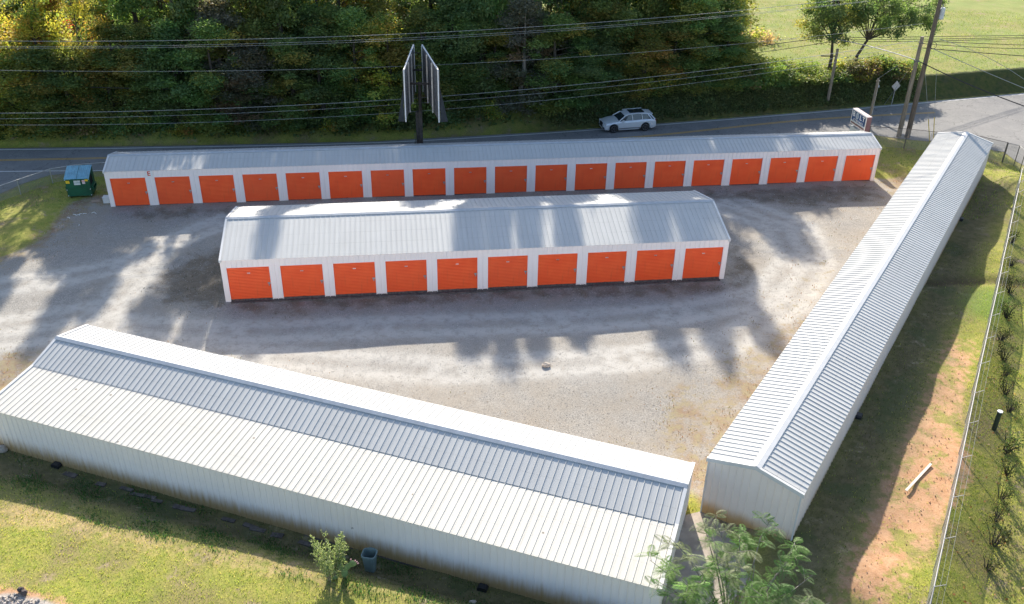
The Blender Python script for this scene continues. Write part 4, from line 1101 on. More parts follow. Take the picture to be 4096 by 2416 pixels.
for j in range(2):
    q = MB(); xa = .0 + j * (DW / 2 + .005); xb = xa + DW / 2 - .01
    def lz(y): return ZF + k_ * y + .03
    n_ = 26; pr = []
    for i_ in range(n_ + 1):
        xx = xa - .03 * (j == 0) + (xb - xa + .03) * i_ / n_; pr.append((xx, .022 if i_ % 4 in (1, 2) else 0))
    vs = []
    for xx, h_ in pr:
        for y in (-.06, .2, .7, DD + .03): vs.append((xx, y, lz(y) + h_ - .03 * ((y - .65) / .7) ** 2 + .02))
    fs = [(4 * i_ + c_, 4 * i_ + 4 + c_, 4 * i_ + 5 + c_, 4 * i_ + 1 + c_) for i_ in range(n_) for c_ in range(3)]
    q.add(vs, fs); q.build('lid', M['lid'], dm)
def plate(x0_, z0_, x1_, z1_, mat, name='sticker'):
    q = MB(); q.box(x0_, -.038, z0_, x1_, -.03, z1_); return q.build(name, mat, body)
plate(.05, 1.15, .32, 1.38, M['stick_y']); plate(1.38, 1.28, 1.60, 1.42, M['stick_y'])
s1 = plate(.60, 1.02, 1.04, 1.38, M['stick_w']); s2 = plate(1.18, 1.08, 1.38, 1.38, M['stick_r'])
text_obj('lettering', 'WASTE PRO\n\nNO PARKING', .085, M['dgreen'], s1, (.82, -.042, 1.27), RX, depth=.002)
text_obj('lettering', 'DO NOT\nPARK', .075, M['red'], s2, (1.28, -.042, 1.28), RX, depth=.002)
for x_r, z_r in ((.03, 1.43), (DW - .03, 1.43), (.03, .66), (DW - .04, .66), (.05, .2), (DW - .05, .2)):
    q = MB(); q.tube([(x_r, -.03, z_r), (x_r, -.045, z_r)], .032, 8); q.build('reflector', M['white'], body)
for x_r, y_r in ((.15, .15), (DW - .15, .15), (.15, DD - .15), (DW - .15, DD - .15)):
    q = MB(); q.tube([(x_r - .03, y_r, .06), (x_r + .03, y_r, .06)], .07, 10); q.build('wheel', M['black'], dm)

# ------------------------------------------------------------------ silver car
car = empty('parked_car', (0, 0, 0)); car.name = 'silver_car'; tag(car, 'silver SUV on the far lane of the road beneath the wood', 'car')
M['silver'] = (lambda t: (t.bsdf((.74, .77, .80), .3, .25, None, .6), t.m)[1])(NT('silver_car_paint'))
M['glass'] = (lambda t: (t.bsdf((.02, .035, .045), .08, 0, None, .9), t.m)[1])(NT('dark_car_glass'))
M['tyre'] = simple('tyre_rubber', (.015, .015, .016), .85); M['rim'] = simple('dark_alloy', (.12, .12, .125), .35, .7); M['tail'] = simple('red_tail_lamp', (.35, .01, .01), .3); M['lamp'] = simple('head_lamp', (.6, .63, .66), .15)
CL = 4.86; wb0, wb1 = .90, 3.82; wr = .37
xs = sorted(set([0, .06, .2, .45] + [round(wb0 + .44 * math.cos(a), 3) for a in np.linspace(PI, 0, 9)] + [1.6, 2.0, 2.4, 2.9, 3.2] + [round(wb1 + .44 * math.cos(a), 3) for a in np.linspace(PI, 0, 9)] + [4.4, 4.65, 4.8, CL]))
def arch(x):
    zb_ = .22 if .3 < x < 4.6 else .30
    for w_ in (wb0, wb1):
        dd_ = .44 ** 2 - (x - w_) ** 2
        if dd_ > 0: zb_ = max(zb_, .36 + math.sqrt(dd_) - .0)
    return zb_
def shoulder(x): return float(np.interp(x, [0, .06, .2, .8, 1.35, 2.2, 3.6, 4.6, 4.8, CL], [.62, .72, .80, .92, .98, 1.0, 1.04, 1.05, 1.0, .80]))
def halfw(x): return float(np.interp(x, [0, .06, .25, .8, 2.4, 4.0, 4.6, 4.8, CL], [.62, .74, .86, .93, .95, .95, .90, .84, .76]))
q = MB(); rows = []
for x in xs:
    zb_, zs, hw = arch(x), shoulder(x), halfw(x)
    hood = zs + .045
    ring = [(hw - .04, min(zb_, zs - .06)), (hw, min(max(.45, zb_ + .02), zs - .05)), (hw, zs - .12 if zs - .12 > zb_ + .03 else zb_ + .03), (hw - .07, zs), (hw * .55, hood), (0, hood + .02)]
    rows.append([(x, -y, z) for y, z in ring] + [(x, y, z) for y, z in ring[::-1]][1:])
nr = len(rows[0]); vs = [v_ for r_ in rows for v_ in r_]
fs = [(i * nr + j, (i + 1) * nr + j, (i + 1) * nr + j + 1, i * nr + j + 1) for i in range(len(rows) - 1) for j in range(nr - 1)]
fs = [f[::-1] for f in fs]
fs += [tuple(range(nr)), tuple((len(rows) - 1) * nr + j for j in range(nr - 1, -1, -1))]
q.add(vs, fs)
q.box(.15, -.80, .25, 4.7, .80, .5)
cb = q.build('body', M['silver'], car, smooth=False)
md = cb.modifiers.new('bevel', 'BEVEL'); md.width = .02; md.segments = 2
# cabin: glass band under a roof shell
gx_ = [1.38, 1.95, 2.35, 3.2, 4.0, 4.35, 4.62]; gz_t = [1.03, 1.38, 1.50, 1.53, 1.47, 1.40, 1.06]
q = MB(); rr_ = []
for x, z in zip(gx_, gz_t): rr_.append([(x, -.86 if z < 1.2 else -.80, 1.0), (x, -(.86 - (z - 1) * .42), z), (x, (.86 - (z - 1) * .42), z), (x, .86 if z < 1.2 else .80, 1.0)])
vs = [v_ for r_ in rr_ for v_ in r_]; q.add(vs, [(i * 4 + j, i * 4 + j + 1, (i + 1) * 4 + j + 1, (i + 1) * 4 + j) for i in range(len(rr_) - 1) for j in range(3)])
q.build('window', M['glass'], car)
q = MB(); rr_ = []
for x, z in zip([1.9, 2.35, 3.2, 4.0, 4.42], [1.40, 1.53, 1.565, 1.51, 1.42]):
    hw = .86 - (z - 1) * .42; rr_.append([(x, -hw - .02, z - .06), (x, -hw + .05, z + .01), (x, 0, z + .035), (x, hw - .05, z + .01), (x, hw + .02, z - .06)])
vs = [v_ for r_ in rr_ for v_ in r_]; q.add(vs, [(i * 5 + j, i * 5 + j + 1, (i + 1) * 5 + j + 1, (i + 1) * 5 + j) for i in range(4) for j in range(4)])
for s_ in (-1, 1):
    for (xa, za), (xb, zb_) in (((1.33, 1.0), (1.95, 1.41)), ((2.62, 1.02), (2.58, 1.5)), ((3.52, 1.04), (3.48, 1.5)), ((4.66, 1.04), (4.30, 1.44)), ((4.42, 1.04), (4.05, 1.47))):
        q.tube([(xa, s_ * .875, za), (xb, s_ * (.87 - (zb_ - 1) * .42), zb_)], .04 if xa > 4 or xa < 1.5 else .022, 5)
    q.tube([(2.1, s_ * .66, 1.56), (3.9, s_ * .66, 1.60)], .02, 5)
    q.obox((1.72, s_ * 1.0, 1.05), (.16, .2, .13))
q.box(4.36, -.6, 1.42, 4.55, .6, 1.46)
q.build('roof', M['silver'], car)
q = MB(); q.box(2.45, -.46, 1.578, 3.8, .46, 1.60); q.build('sunroof', M['glass'], car)
for x in (wb0, wb1):
    for s_ in (-1, 1):
        t_ = MB(); t_.tube([(0, -.12, 0), (0, -.1, 0), (0, .1, 0), (0, .12, 0)], [wr * .93, wr, wr, wr * .93], 22); t_ = t_.build('wheel', M['tyre'], car, loc=(x, s_ * .84, wr))
        r_ = MB(); r_.tube([(0, s_ * .10, 0), (0, s_ * .128, 0)], .10, 10)
        for k2_ in range(5):
            a = k2_ * 2 * PI / 5; r_.obox((math.cos(a) * .15, s_ * .124, math.sin(a) * .15), (.24, .02, .05), (0, -a, 0))
        ring = [(math.cos(a) * .265, s_ * .122, math.sin(a) * .265) for a in np.linspace(0, 2 * PI, 21)]; r_.tube(ring, .018, 5, cap=False)
        r_.build('rim', M['rim'], t_)
for s_ in (-1, 1):
    q = MB(); q.obox((.17, s_ * .66, .74), (.26, .3, .13), (0, 0, s_ * -.35)); q.build('headlight', M['lamp'], car)
    q = MB(); q.obox((4.73, s_ * .72, .90), (.18, .24, .18)); q.build('tail_light', M['tail'], car)
q = MB(); q.box(-.02, -.34, .42, .05, .34, .80); q.box(-.01, .45, .34, .12, .74, .5); q.box(-.01, -.74, .34, .12, -.45, .5); q.build('grille', M['black'], car)
q = MB()
for s_ in (-1, 1): q.box(1.36, s_ * .955 - .01, .34, 3.36, s_ * .955 + .01, .40)
q.build('side_moulding', M['rim'], car)
ca = R(13.5); hd = Vector((math.cos(ca), math.sin(ca)))
nrm = Vector((-hd.y, hd.x))
fw = Vector((8.67, 78.07)); org = fw - hd * wb0 + nrm * .92
car.location = (org.x, org.y, .004); car.rotation_euler = (0, 0, ca)

# ------------------------------------------------------------------ fences
def mesh_mat(name, dens, col):
    t = NT(name); P = t.coord('Generated')
    d = t.node('ShaderNodeBsdfPrincipled'); d.inputs['Base Color'].default_value = (*col, 1); d.inputs['Roughness'].default_value = .6; d.inputs['Metallic'].default_value = .3
    tr = t.node('ShaderNodeBsdfTransparent'); mx = t.node('ShaderNodeMixShader')
    # woven wire: two families of slanting lines
    g = t.node('ShaderNodeNewGeometry').outputs['Position']; sp = t.node('ShaderNodeSeparateXYZ'); t.link(g, sp.inputs[0])
    h = t.math('ADD', sp.outputs[0], sp.outputs[1])
    f = None
    for sg in (1, -1):
        u = t.math('FRACT', t.math('MULTIPLY', t.math('ADD', h, t.math('MULTIPLY', sp.outputs[2], sg)), 11.0))
        v_ = t.math('LESS_THAN', u, dens); f = v_ if f is None else t.math('MAXIMUM', f, v_)
    t.link(f, mx.inputs[0]); t.link(tr.outputs[0], mx.inputs[1]); t.link(d.outputs[0], mx.inputs[2]); t.link(mx.outputs[0], t.out.inputs[0])
    return t.m
M['link'] = mesh_mat('chain_link', .16, (.30, .31, .32)); M['link2'] = mesh_mat('chain_link_dense', .38, (.22, .23, .24))
M['rail'] = simple('galvanised_rail', (.27, .27, .28), .6, .2)
def fence(name, label, posts, H, arms=None, linkmat=None, postmat=None, r=.03, rail=.028, railmat=None, strands=0, armdir=1):
    base = posts[0]; root = empty(name, (base[0], base[1], gz1(*base))); tag(root, label, 'fence')
    o_ = Vector(root.location)
    P = [Vector((x, y, gz1(x, y))) - o_ for x, y in posts]
    pm = postmat or M['steel']
    for p in P:
        q = MB(); q.tube([p + Vector((0, 0, -.3)), p + Vector((0, 0, H + .03))], r, 8); q.build('post', pm, root)
    q = MB(); q.tube([p + Vector((0, 0, H)) for p in P], rail, 6); q.build('top_rail', railmat or pm, root)
    q = MB()
    for a, b in zip(P[:-1], P[1:]): q.add([a + Vector((0, 0, .03)), b + Vector((0, 0, .03)), b + Vector((0, 0, H)), a + Vector((0, 0, H))], [(0, 1, 2, 3)])
    q.build('chain_link', linkmat or M['link'], root)
    if strands:
        tips = []
        for i, p in enumerate(P):
            a = P[min(i + 1, len(P) - 1)] - P[max(i - 1, 0)]; a.z = 0; a.normalize(); nn_ = Vector((a.y, -a.x, 0)) * armdir
            tip = p + Vector((0, 0, H + .28)) + nn_ * .34; tips.append((p + Vector((0, 0, H)), tip))
            q = MB(); q.tube([p + Vector((0, 0, H)), tip], .014, 5); q.build('arm', M['rail'], root)
        for s_ in range(strands):
            f_ = (s_ + 1) / strands
            q = MB(); q.tube([a.lerp(b, f_) for a, b in tips], .005, 4); q.build('barbed_wire', M['cable'], root)
    return root
# along the right side
line = np.array([[14.6, 21.3], [16.13, 24.21], [19.37, 30.12], [23.7, 38.14], [27.88, 45.73], [36.63, 61.8], [39.0, 66.2]])
line = line + np.array([-.35, .18])      # rail measured at 2.2 m, ground here is higher
seg = np.concatenate([[0], np.cumsum(np.hypot(*np.diff(line, axis=0).T))])
ps = [(float(np.interp(s_, seg, line[:, 0])), float(np.interp(s_, seg, line[:, 1]))) for s_ in np.arange(0, seg[-1] + .1, 2.75)]
fence('chain_link_fence', 'tall chain-link fence with barbed wire arms along the grass strip on the right', ps, 1.75, linkmat=M['link2'], strands=2, r=.028, rail=.024, railmat=M['rail'])
fence('chain_link_fence', 'curved chain-link fence around the grass corner by the side road', [(40.53, 72.6), (41.25, 72.1), (41.0, 70.6), (40.3, 68.43), (39.2, 66.5)], 1.75, r=.035, postmat=M['dsteel'], railmat=M['rail'], rail=.028)
fence('chain_link_fence', 'thin dark fence behind the far end of the narrow building beside the road', [(30.31, 76.0), (33.4, 75.6), (35.9, 74.9), (38.5, 73.9), (40.53, 72.7)], 1.75, r=.045, postmat=M['dsteel'], rail=.02, railmat=M['cable_black'])
fence('chain_link_fence', 'low chain-link fence between the dumpster and the road on the left', [(-38.6, 59.3), (-37.3, 60.9), (-36.28, 62.35), (-34.92, 64.62), (-33.3, 65.6), (-31.2, 66.1), (-29.3, 66.2)], 1.15, r=.035)

# ------------------------------------------------------------------ small things
def lumpy(name, loc_, size, mat, label, cat, seed=0, group=None, sub=2):
    bm = bmesh.new(); bmesh.ops.create_icosphere(bm, subdivisions=sub, radius=.5)
    rs = random.Random(seed)
    for v in bm.verts: v.co *= rs.uniform(.8, 1.15)
    for v in bm.verts: v.co.x *= size[0]; v.co.y *= size[1]; v.co.z *= size[2]
    me_ = bpy.data.meshes.new(name); bm.to_mesh(me_); bm.free(); me_.materials.append(mat)
    o = bpy.data.objects.new(name, me_); COL.objects.link(o); o.location = loc_; tag(o, label, cat, group); return o
M['rock'] = simple('pale_rock', (.44, .38, .32), .9, var=.2, nscale=5, bump=.5); M['darkrock'] = simple('dark_rock', (.07, .055, .055), .9, var=.3, nscale=6)
M['slab'] = simple('mossy_paver', (.12, .10, .09), .9, var=.35, nscale=4)
lumpy('rock', (1.89, 41.06, gz1(1.89, 41.06) + .08), (.46, .34, .28), M['rock'], 'single pale rock lying in the open gravel', 'rock', 3)
lumpy('rock', (-18.5, 24.7, gz1(-18.5, 24.7) + .1), (.26, .22, .24), M['darkrock'], 'left dark rock on top of the rubble corner', 'rock', 4)
lumpy('rock', (-18.3, 24.55, gz1(-18.3, 24.55) + .1), (.24, .22, .24), M['darkrock'], 'right dark rock on top of the rubble corner', 'rock', 5)
lumpy('block', (-23.94, 33.93, gz1(-23.94, 33.93) + .12), (.6, .45, .4), M['rock'], 'squarish concrete block at the far left foot of the nearest building', 'block', 6)
lumpy('rock', (-1.3, 25.1, gz1(-1.3, 25.1) + .05), (.3, .22, .16), M['rock'], 'small pale rock in the shade beside the black bait box', 'rock', 8)
# rubble heap
n = 900
X = rng.uniform(-20.5, -15.8, n); Y = rng.uniform(23.2, 25.0, n); kp = samp(m_rub, X, Y) > .5; X, Y = X[kp], Y[kp]
bm = bmesh.new()
for x, y in zip(X, Y):
    s = rng.uniform(.03, .11); m4 = Matrix.Translation((x, y, gz1(x, y) + s * .25)) @ Euler(tuple(rng.uniform(0, 6, 3))).to_matrix().to_4x4() @ Matrix.Diagonal((s * rng.uniform(.8, 1.7), s, s * rng.uniform(.3, .7), 1))
    bmesh.ops.create_cube(bm, size=1, matrix=m4)
me_ = bpy.data.meshes.new('rubble'); bm.to_mesh(me_); bm.free(); me_.materials.append(simple('broken_stone', (.40, .36, .33), .9, var=.45, nscale=7)); o = bpy.data.objects.new('rubble', me_); COL.objects.link(o)
tag(o, 'broken stone rubble in the bottom left corner of the lawn', 'rubble', kind='stuff')
# pavers along the wall
for i_, (x, y, _) in enumerate([[-20.07, 32.37, 0], [-18.43, 31.76, 0], [-17.16, 31.47, 0], [-16.54, 31.12, 0], [-16.03, 31.0, 0], [-15.55, 30.76, 0], [-14.35, 30.38, 0], [-14.01, 30.26, 0], [-12.08, 29.67, 0], [-11.03, 29.32, 0], [-10.68, 29.12, 0], [-9.78, 28.81, 0], [-8.51, 28.4, 0]]):
    q = MB(); q.obox((0, 0, 0), (random.uniform(.45, .85), random.uniform(.18, .26), .09), (random.uniform(-.06, .06), random.uniform(-.1, .1), 0)); o = q.build('paver', M['slab']); o.location = (x, y, gz1(x, y) + .0); o.rotation_euler = (0, 0, AB['a'] + random.uniform(-.15, .15))
    tag(o, ['long', 'short', 'tilted'][i_ % 3] + ' mossy paver in the row along the nearest building wall, ' + ('left' if i_ < 3 else 'middle' if i_ < 8 else 'right') + ' part of the row', 'paver', 'pavers lying along the wall')
# black bait boxes
def bait(x, y, label, rz):
    o = empty('bait_box', (x, y, gz1(x, y)), rz); tag(o, label, 'box', 'black boxes at the building walls')
    q = MB(); q.prism([(-.2, 0), (.2, 0), (.2, .13), (.14, .2), (-.14, .2), (-.2, .13)], 'y', -.13, .13); q.build('shell', M['black'], o)
    q = MB(); q.box(-.15, -.14, .05, -.06, -.128, .12); q.box(.06, -.14, .05, .15, -.128, .12); q.build('opening', M['hole'], o)
bait(31.75, 59.93, 'black bait box at the far part of the narrow building wall', GB['a']); bait(17.04, 36.3, 'black bait box at the near part of the narrow building wall', GB['a'])
bait(-20.93, 32.91, 'black bait box left of the pavers at the nearest building', AB['a']); bait(-.95, 26.08, 'black bait box right of the trash can at the nearest building', AB['a'])
# plank
o = MB(); a_, b2 = Vector((17.37, 30.88)), Vector((19.12, 32.65)); Lp = (b2 - a_).length
o.box(-Lp / 2, -.055, 0, Lp / 2, .055, .035); o = o.build('plank', M['plank']); mid = (a_ + b2) / 2; o.location = (mid.x, mid.y, gz1(mid.x, mid.y) + .04); o.rotation_euler = (0, R(-1.5), math.atan2(b2.y - a_.y, b2.x - a_.x)); tag(o, 'pale timber plank lying on the red soil', 'plank')
# short dark post with a white cap
o = empty('marker_post', (23.31, 35.56, gz1(23.31, 35.56))); tag(o, 'short dark green post with a white cap beyond the right fence', 'post')
q = MB(); q.tube([(0, 0, -.2), (0, 0, 1.05)], .11, 14); q.build('shaft', simple('dark_green_post', (.03, .045, .03), .7), o); q = MB(); q.tube([(0, 0, 1.05), (0, 0, 1.09)], .125, 14); q.build('cap', M['white'], o)
# trash can
o = empty('trash_can', (-5.55, 27.0, gz1(-5.55, 27.0)), AB['a'] + .15); tag(o, 'open grey-green plastic trash can standing against the wall', 'trash can')
M['can'] = simple('grey_green_plastic', (.17, .235, .245), .55, var=.12)
q = MB(); rings = []
for z, hs, inner in ((0, .20, 0), (.85, .27, 0), (.86, .30, 0), (.95, .30, 0), (.95, .265, 1), (.1, .19, 1)):
    ring = []
    for k2_ in range(24):
        a = 2 * PI * k2_ / 24; c2, s2_ = math.cos(a), math.sin(a)
        sup = (abs(c2) ** 5 + abs(s2_) ** 5) ** (-1 / 5)
        ring.append((c2 * sup * hs, s2_ * sup * hs * .92, z))
    rings.append(ring)
vs = [v_ for r_ in rings for v_ in r_]; fs = [(i_ * 24 + j, i_ * 24 + (j + 1) % 24, (i_ + 1) * 24 + (j + 1) % 24, (i_ + 1) * 24 + j) for i_ in range(5) for j in range(24)]
fs += [tuple(range(23, -1, -1)), tuple(5 * 24 + j for j in range(24))]
q.add(vs, fs); q.build('bin_body', M['can'], o)
q = MB(); q.tube([(-.12, -.30, .88), (-.12, -.34, .90), (.12, -.34, .90), (.12, -.30, .88)], .018, 6); q.build('handle', M['can'], o)
# meter box at the left end of the longest building, cardboard, litter
o = empty('utility_box', (-29.55, 61.35, gz1(-29.55, 61.35)), EB['a']); tag(o, 'small white box against the left end of the longest building', 'box')
q = MB(); q.box(-.2, -.2, 0, .24, .25, .42); q.build('housing', M['trim'], o); q = MB(); q.box(-.22, -.22, .42, .24, .27, .45); q.build('cover', M['trim'], o)
o = MB(); o.obox((0, 0, 0), (.62, .42, .02)); o = o.build('cardboard', simple('wet_cardboard', (.33, .25, .19), .9)); o.location = (-30.4, 61.45, gz1(-30.4, 61.45) + .03); o.rotation_euler = (.03, .04, .5); tag(o, 'flat piece of cardboard in front of the dumpster corner', 'cardboard')
LT = [[-30.95, 59.08], [-30.69, 59.04], [-30.61, 59.23], [-30.35, 59.29], [-29.8, 59.49], [-29.62, 59.39], [-31.16, 58.56], [-29.95, 57.45]]
for i_, (x, y) in enumerate(LT):
    q = MB(); an = [(-.5), .1, .9, .3, .8, -.7, -.6, 1.5][i_]; ln = [.34, .25, .2, .25, .24, .2, .3, .12][i_]
    q.tube([(-ln / 2, 0, .02), (0, .03, .035), (ln / 2, 0, .02)], .022, 5); o = q.build('litter_strip', M['white']); o.location = (x, y, gz1(x, y)); o.rotation_euler = (0, 0, an)
    tag(o, ['first', 'second', 'third', 'fourth', 'fifth', 'sixth', 'separate lower', 'tiny lowest'][i_] + ' white litter strip from the left on the gravel below the dumpster', 'litter', 'white litter strips on the gravel')
# dead brush heap at the field edge
n = 2600
C = np.stack([rng.normal(0, 1.5, n), rng.normal(0, .9, n), np.abs(rng.normal(0, .35, n))], 1) + np.array([24.4, 100.6, gz1(24.4, 100.6)])
k = (np.floor(C[:, 0]) % 5).astype(int)
o = quads_obj('brush_heap', leaf_quads(C, .3, .2), M['leaf'], tints('brown', k, n) * 1.8 + .03, None); tag(o, 'pile of dead grey-brown brush at the edge of the field', 'brush heap')

# ------------------------------------------------------------------ shrub, cactus, mimosa in the foreground
def wispy_shrub(loc_, H, nst, spread, label, pal='shrubg'):
    root = empty('shrub', loc_); tag(root, label, 'shrub')
    st = MB(); C = []; 
    for i_ in range(nst):
        a = rng.uniform(0, 2 * PI); sp = spread * math.sqrt(rng.random()); h = H * rng.uniform(.6, 1.0) * (1 - .25 * sp / spread)
        tip = Vector((math.cos(a) * sp, math.sin(a) * sp, h)); b0 = Vector((math.cos(a) * .06, math.sin(a) * .06, -.1)); mid = tip * .5 + Vector((math.cos(a) * sp * .12, math.sin(a) * sp * .12, -.05))
        pts = [b0, b0.lerp(mid, .5), mid, mid.lerp(tip, .5), tip]; st.tube(pts, [.02, .016, .012, .008, .004], 5, cap=False)
        for f in np.linspace(.28, 1.0, 26):
            sg = min(3, int(f * 4)); p = pts[sg].lerp(pts[sg + 1], f * 4 - sg)
            side = rng.normal(0, 1, 3); side /= np.linalg.norm(side)
            ln = .32 * (1.1 - f) + .1
            for u in np.linspace(.2, 1, 7): C.append(np.array(p) + side * ln * u + np.array([0, 0, .12 * u]) + rng.normal(0, .012, 3))
    st.build('stem', M['bark_light'], root)
    C = np.array(C); n = len(C)
    base = np.array([(.22, .32, .14), (.30, .38, .20), (.17, .26, .11), (.36, .42, .24)])[rng.integers(0, 4, n)] * rng.uniform(.8, 1.2, (n, 1))
    quads_obj('foliage', leaf_quads(C, .065, .2), M['leaf'], base, root)
    return root
wispy_shrub((-6.81, 25.43, gz1(-6.81, 25.43)), 2.75, 20, .80, 'upright wispy grey-green shrub standing on the lawn left of the trash can')
o = empty('cactus', (-6.3, 25.55, gz1(-6.3, 25.55))); tag(o, 'prickly pear cactus growing at the right foot of the wispy shrub', 'cactus')
M['pad'] = simple('cactus_pad', (.16, .24, .10), .6, var=.2, nscale=8)
def pad(c, w_, h_, rot, mat=None):
    bm = bmesh.new(); bmesh.ops.create_uvsphere(bm, u_segments=16, v_segments=10, radius=.5)
    for v in bm.verts: v.co = Vector((v.co.x * w_, v.co.y * .09, v.co.z * h_ + h_ * .5)); v.co.x *= .75 + .3 * v.co.z / h_
    bmesh.ops.transform(bm, matrix=Matrix.Translation(c) @ Euler(rot).to_matrix().to_4x4(), verts=bm.verts)
    me_ = bpy.data.meshes.new('pad'); bm.to_mesh(me_); bm.free(); me_.materials.append(mat or M['pad']); o2 = bpy.data.objects.new('pad', me_); COL.objects.link(o2); o2.parent = o; return o2
pad((0, 0, 0), .3, .45, (0, .1, .3)); pad((.06, 0, .38), .28, .4, (0, .5, .2)); pad((-.05, .02, .4), .26, .42, (0, -.35, .6)); pad((.24, .0, .62), .34, .34, (0, .75, .1)); pad((-.15, 0, .75), .24, .36, (.1, -.1, .3)); pad((.0, .05, .78), .22, .34, (0, .2, -.4)); pad((-.25, -.05, .0), .28, .3, (.2, -.8, .2))
q = MB()
for c_ in ((.52, 0, .84), (.46, 0, .9), (.56, 0, .76), (.3, .0, .96)): q.tube([Vector(c_), Vector(c_) + Vector((.03, 0, .05))], .022, 6)
q.build('fruit', simple('pale_fruit', (.6, .35, .38), .5), o)

def fern_leaf(P0, d, L, out, cols, tone):
    """bipinnate leaf: arching rachis with paired feathery pinnae"""
    d = d.normalized(); side = d.cross(Vector((0, 0, 1)));
    if side.length < .1: side = Vector((1, 0, 0))
    side.normalize()
    for i_ in range(1, 13):
        f = i_ / 12; p = P0 + d * L * f + Vector((0, 0, -L * .35 * f * f))
        wl_ = L * .30 * math.sin(PI * (.15 + .8 * f)) + .02
        for s_ in (-1, 1):
            dr = (side * s_ + d * .45 + Vector((0, 0, -.25))).normalized(); w2 = (d * .013)
            a = p; b = p + dr * wl_ * .5; c = p + dr * wl_
            out.append([a - w2 * .5, b - w2, c, b + w2]); cols.append(tone * random.uniform(.75, 1.25))
mt = empty('mimosa_tree', (8.26, 22.59, gz1(8.26, 22.59))); tag(mt, 'feathery green mimosa tree growing in the gap between the two near buildings', 'tree')
mo = Vector(mt.location)
TIPS = [[5.11, 23.93, 3.6], [5.43, 23.26, 3.2], [5.94, 24.86, 3.8], [6.44, 23.58, 4.0], [7.19, 24.99, 4.2], [7.56, 25.18, 4.4], [8.36, 24.71, 4.5], [9.42, 24.81, 4.8], [10.21, 24.12, 4.4], [9.79, 23.36, 4.2], [10.6, 22.99, 4.0], [8.62, 23.21, 4.2], [7.59, 23.14, 4.0], [10.21, 22.05, 3.8], [8.65, 22.05, 4.0], [6.64, 22.36, 3.6], [8.02, 23.51, 4.6], [5.9, 23.27, 3.7], [11.04, 22.15, 3.6], [7.37, 24.03, 4.3]]
tb = MB(); OUT = []; CO = []
forks = [Vector((-.3, .3, 1.5)), Vector((.35, .2, 1.6)), Vector((.1, .7, 1.7)), Vector((.6, -.3, 1.5)), Vector((-.6, .0, 1.4))]
for fk in forks: tb.tube([Vector((0, 0, -.3)), fk * .5, fk], [.09, .065, .05], 7, cap=False)
for T_ in TIPS:
    tip = Vector(T_) - mo; fk = min(forks, key=lambda q_: (q_.xy - tip.xy * .3).length)
    m1 = fk.lerp(tip, .45) + Vector((0, 0, .25)); m2 = fk.lerp(tip, .75) + Vector((random.uniform(-.1, .1), random.uniform(-.1, .1), .15))
    pts = [fk, m1, m2, tip]; tb.tube(pts, [.045, .03, .018, .008], 6, cap=False)
    tone = random.choice([np.array((.13, .22, .06)), np.array((.10, .175, .06)), np.array((.18, .27, .08)), np.array((.19, .22, .12))])
    for b_i in range(5):
        f = random.uniform(.3, 1.0); sg = min(2, int(f * 3)); p = pts[sg].lerp(pts[sg + 1], f * 3 - sg)
        a = random.uniform(0, 2 * PI); e_ = p + Vector((math.cos(a), math.sin(a), random.uniform(-.1, .35))) * random.uniform(.2, .55)
        tb.tube([p, e_], [.012, .005], 4, cap=False)
        for l_i in range(6):
            a2_ = random.uniform(0, 2 * PI); P0 = p.lerp(e_, random.uniform(.3, 1))
            fern_leaf(P0, Vector((math.cos(a2_), math.sin(a2_), random.uniform(-.2, .35))), random.uniform(.34, .62), OUT, CO, tone * (2.1 if random.random() < .05 else 1))
tb.build('trunk', M['bark_light'], mt)
quads_obj('crown', np.array([[tuple(v_) for v_ in f_] for f_ in OUT]), M['leaf'], np.array(CO), mt)

# scrub beyond the right fence
sb = bush('scrub', 'scrub', rad=.55, h=.8, n=300, leaf=.08, pal2='scrub', stems=12); first_s = True
for i_, (x, y, s) in enumerate([(27.2, 43.6, .9), (26.5, 41.6, 1.0), (25.8, 40.0, .8), (25.1, 38.4, 1.0), (24.6, 36.9, .9), (23.1, 33.9, 1.1), (22.4, 32.2, .9), (21.4, 30.6, 1.1), (20.6, 29.2, 1.0), (19.9, 27.9, 1.1), (19.1, 26.6, 1.0), (25.4, 36.0, .6), (24.3, 33.0, .7), (22.9, 30.0, .6), (28.6, 46.0, .9), (30.2, 49.0, 1.0), (31.8, 52.5, .9), (33.5, 56, 1.0)]):
    lab = f'low scraggly scrub beyond the right fence, ' + ('near the bottom corner' if y < 31 else 'just below the capped post' if y < 35.5 else 'just above the capped post' if y < 42 else 'near the ditch' if y < 52 else 'far up the fence') + (', smaller clump' if s < .8 else '')
    if first_s: sb.location = (x, y, gz1(x, y)); sb.scale = (s, s, s * 1.1); tag(sb, lab, 'scrub', 'scrub beyond the fence'); first_s = False
    else:
        o = copy_thing(sb, (x, y, gz1(x, y)), random.uniform(0, 6), (s * random.uniform(.6, 1.0), s * random.uniform(.8, 1.6), s * random.uniform(.7, 1.5)), lab, 'scrub beyond the fence'); o['category'] = 'scrub'

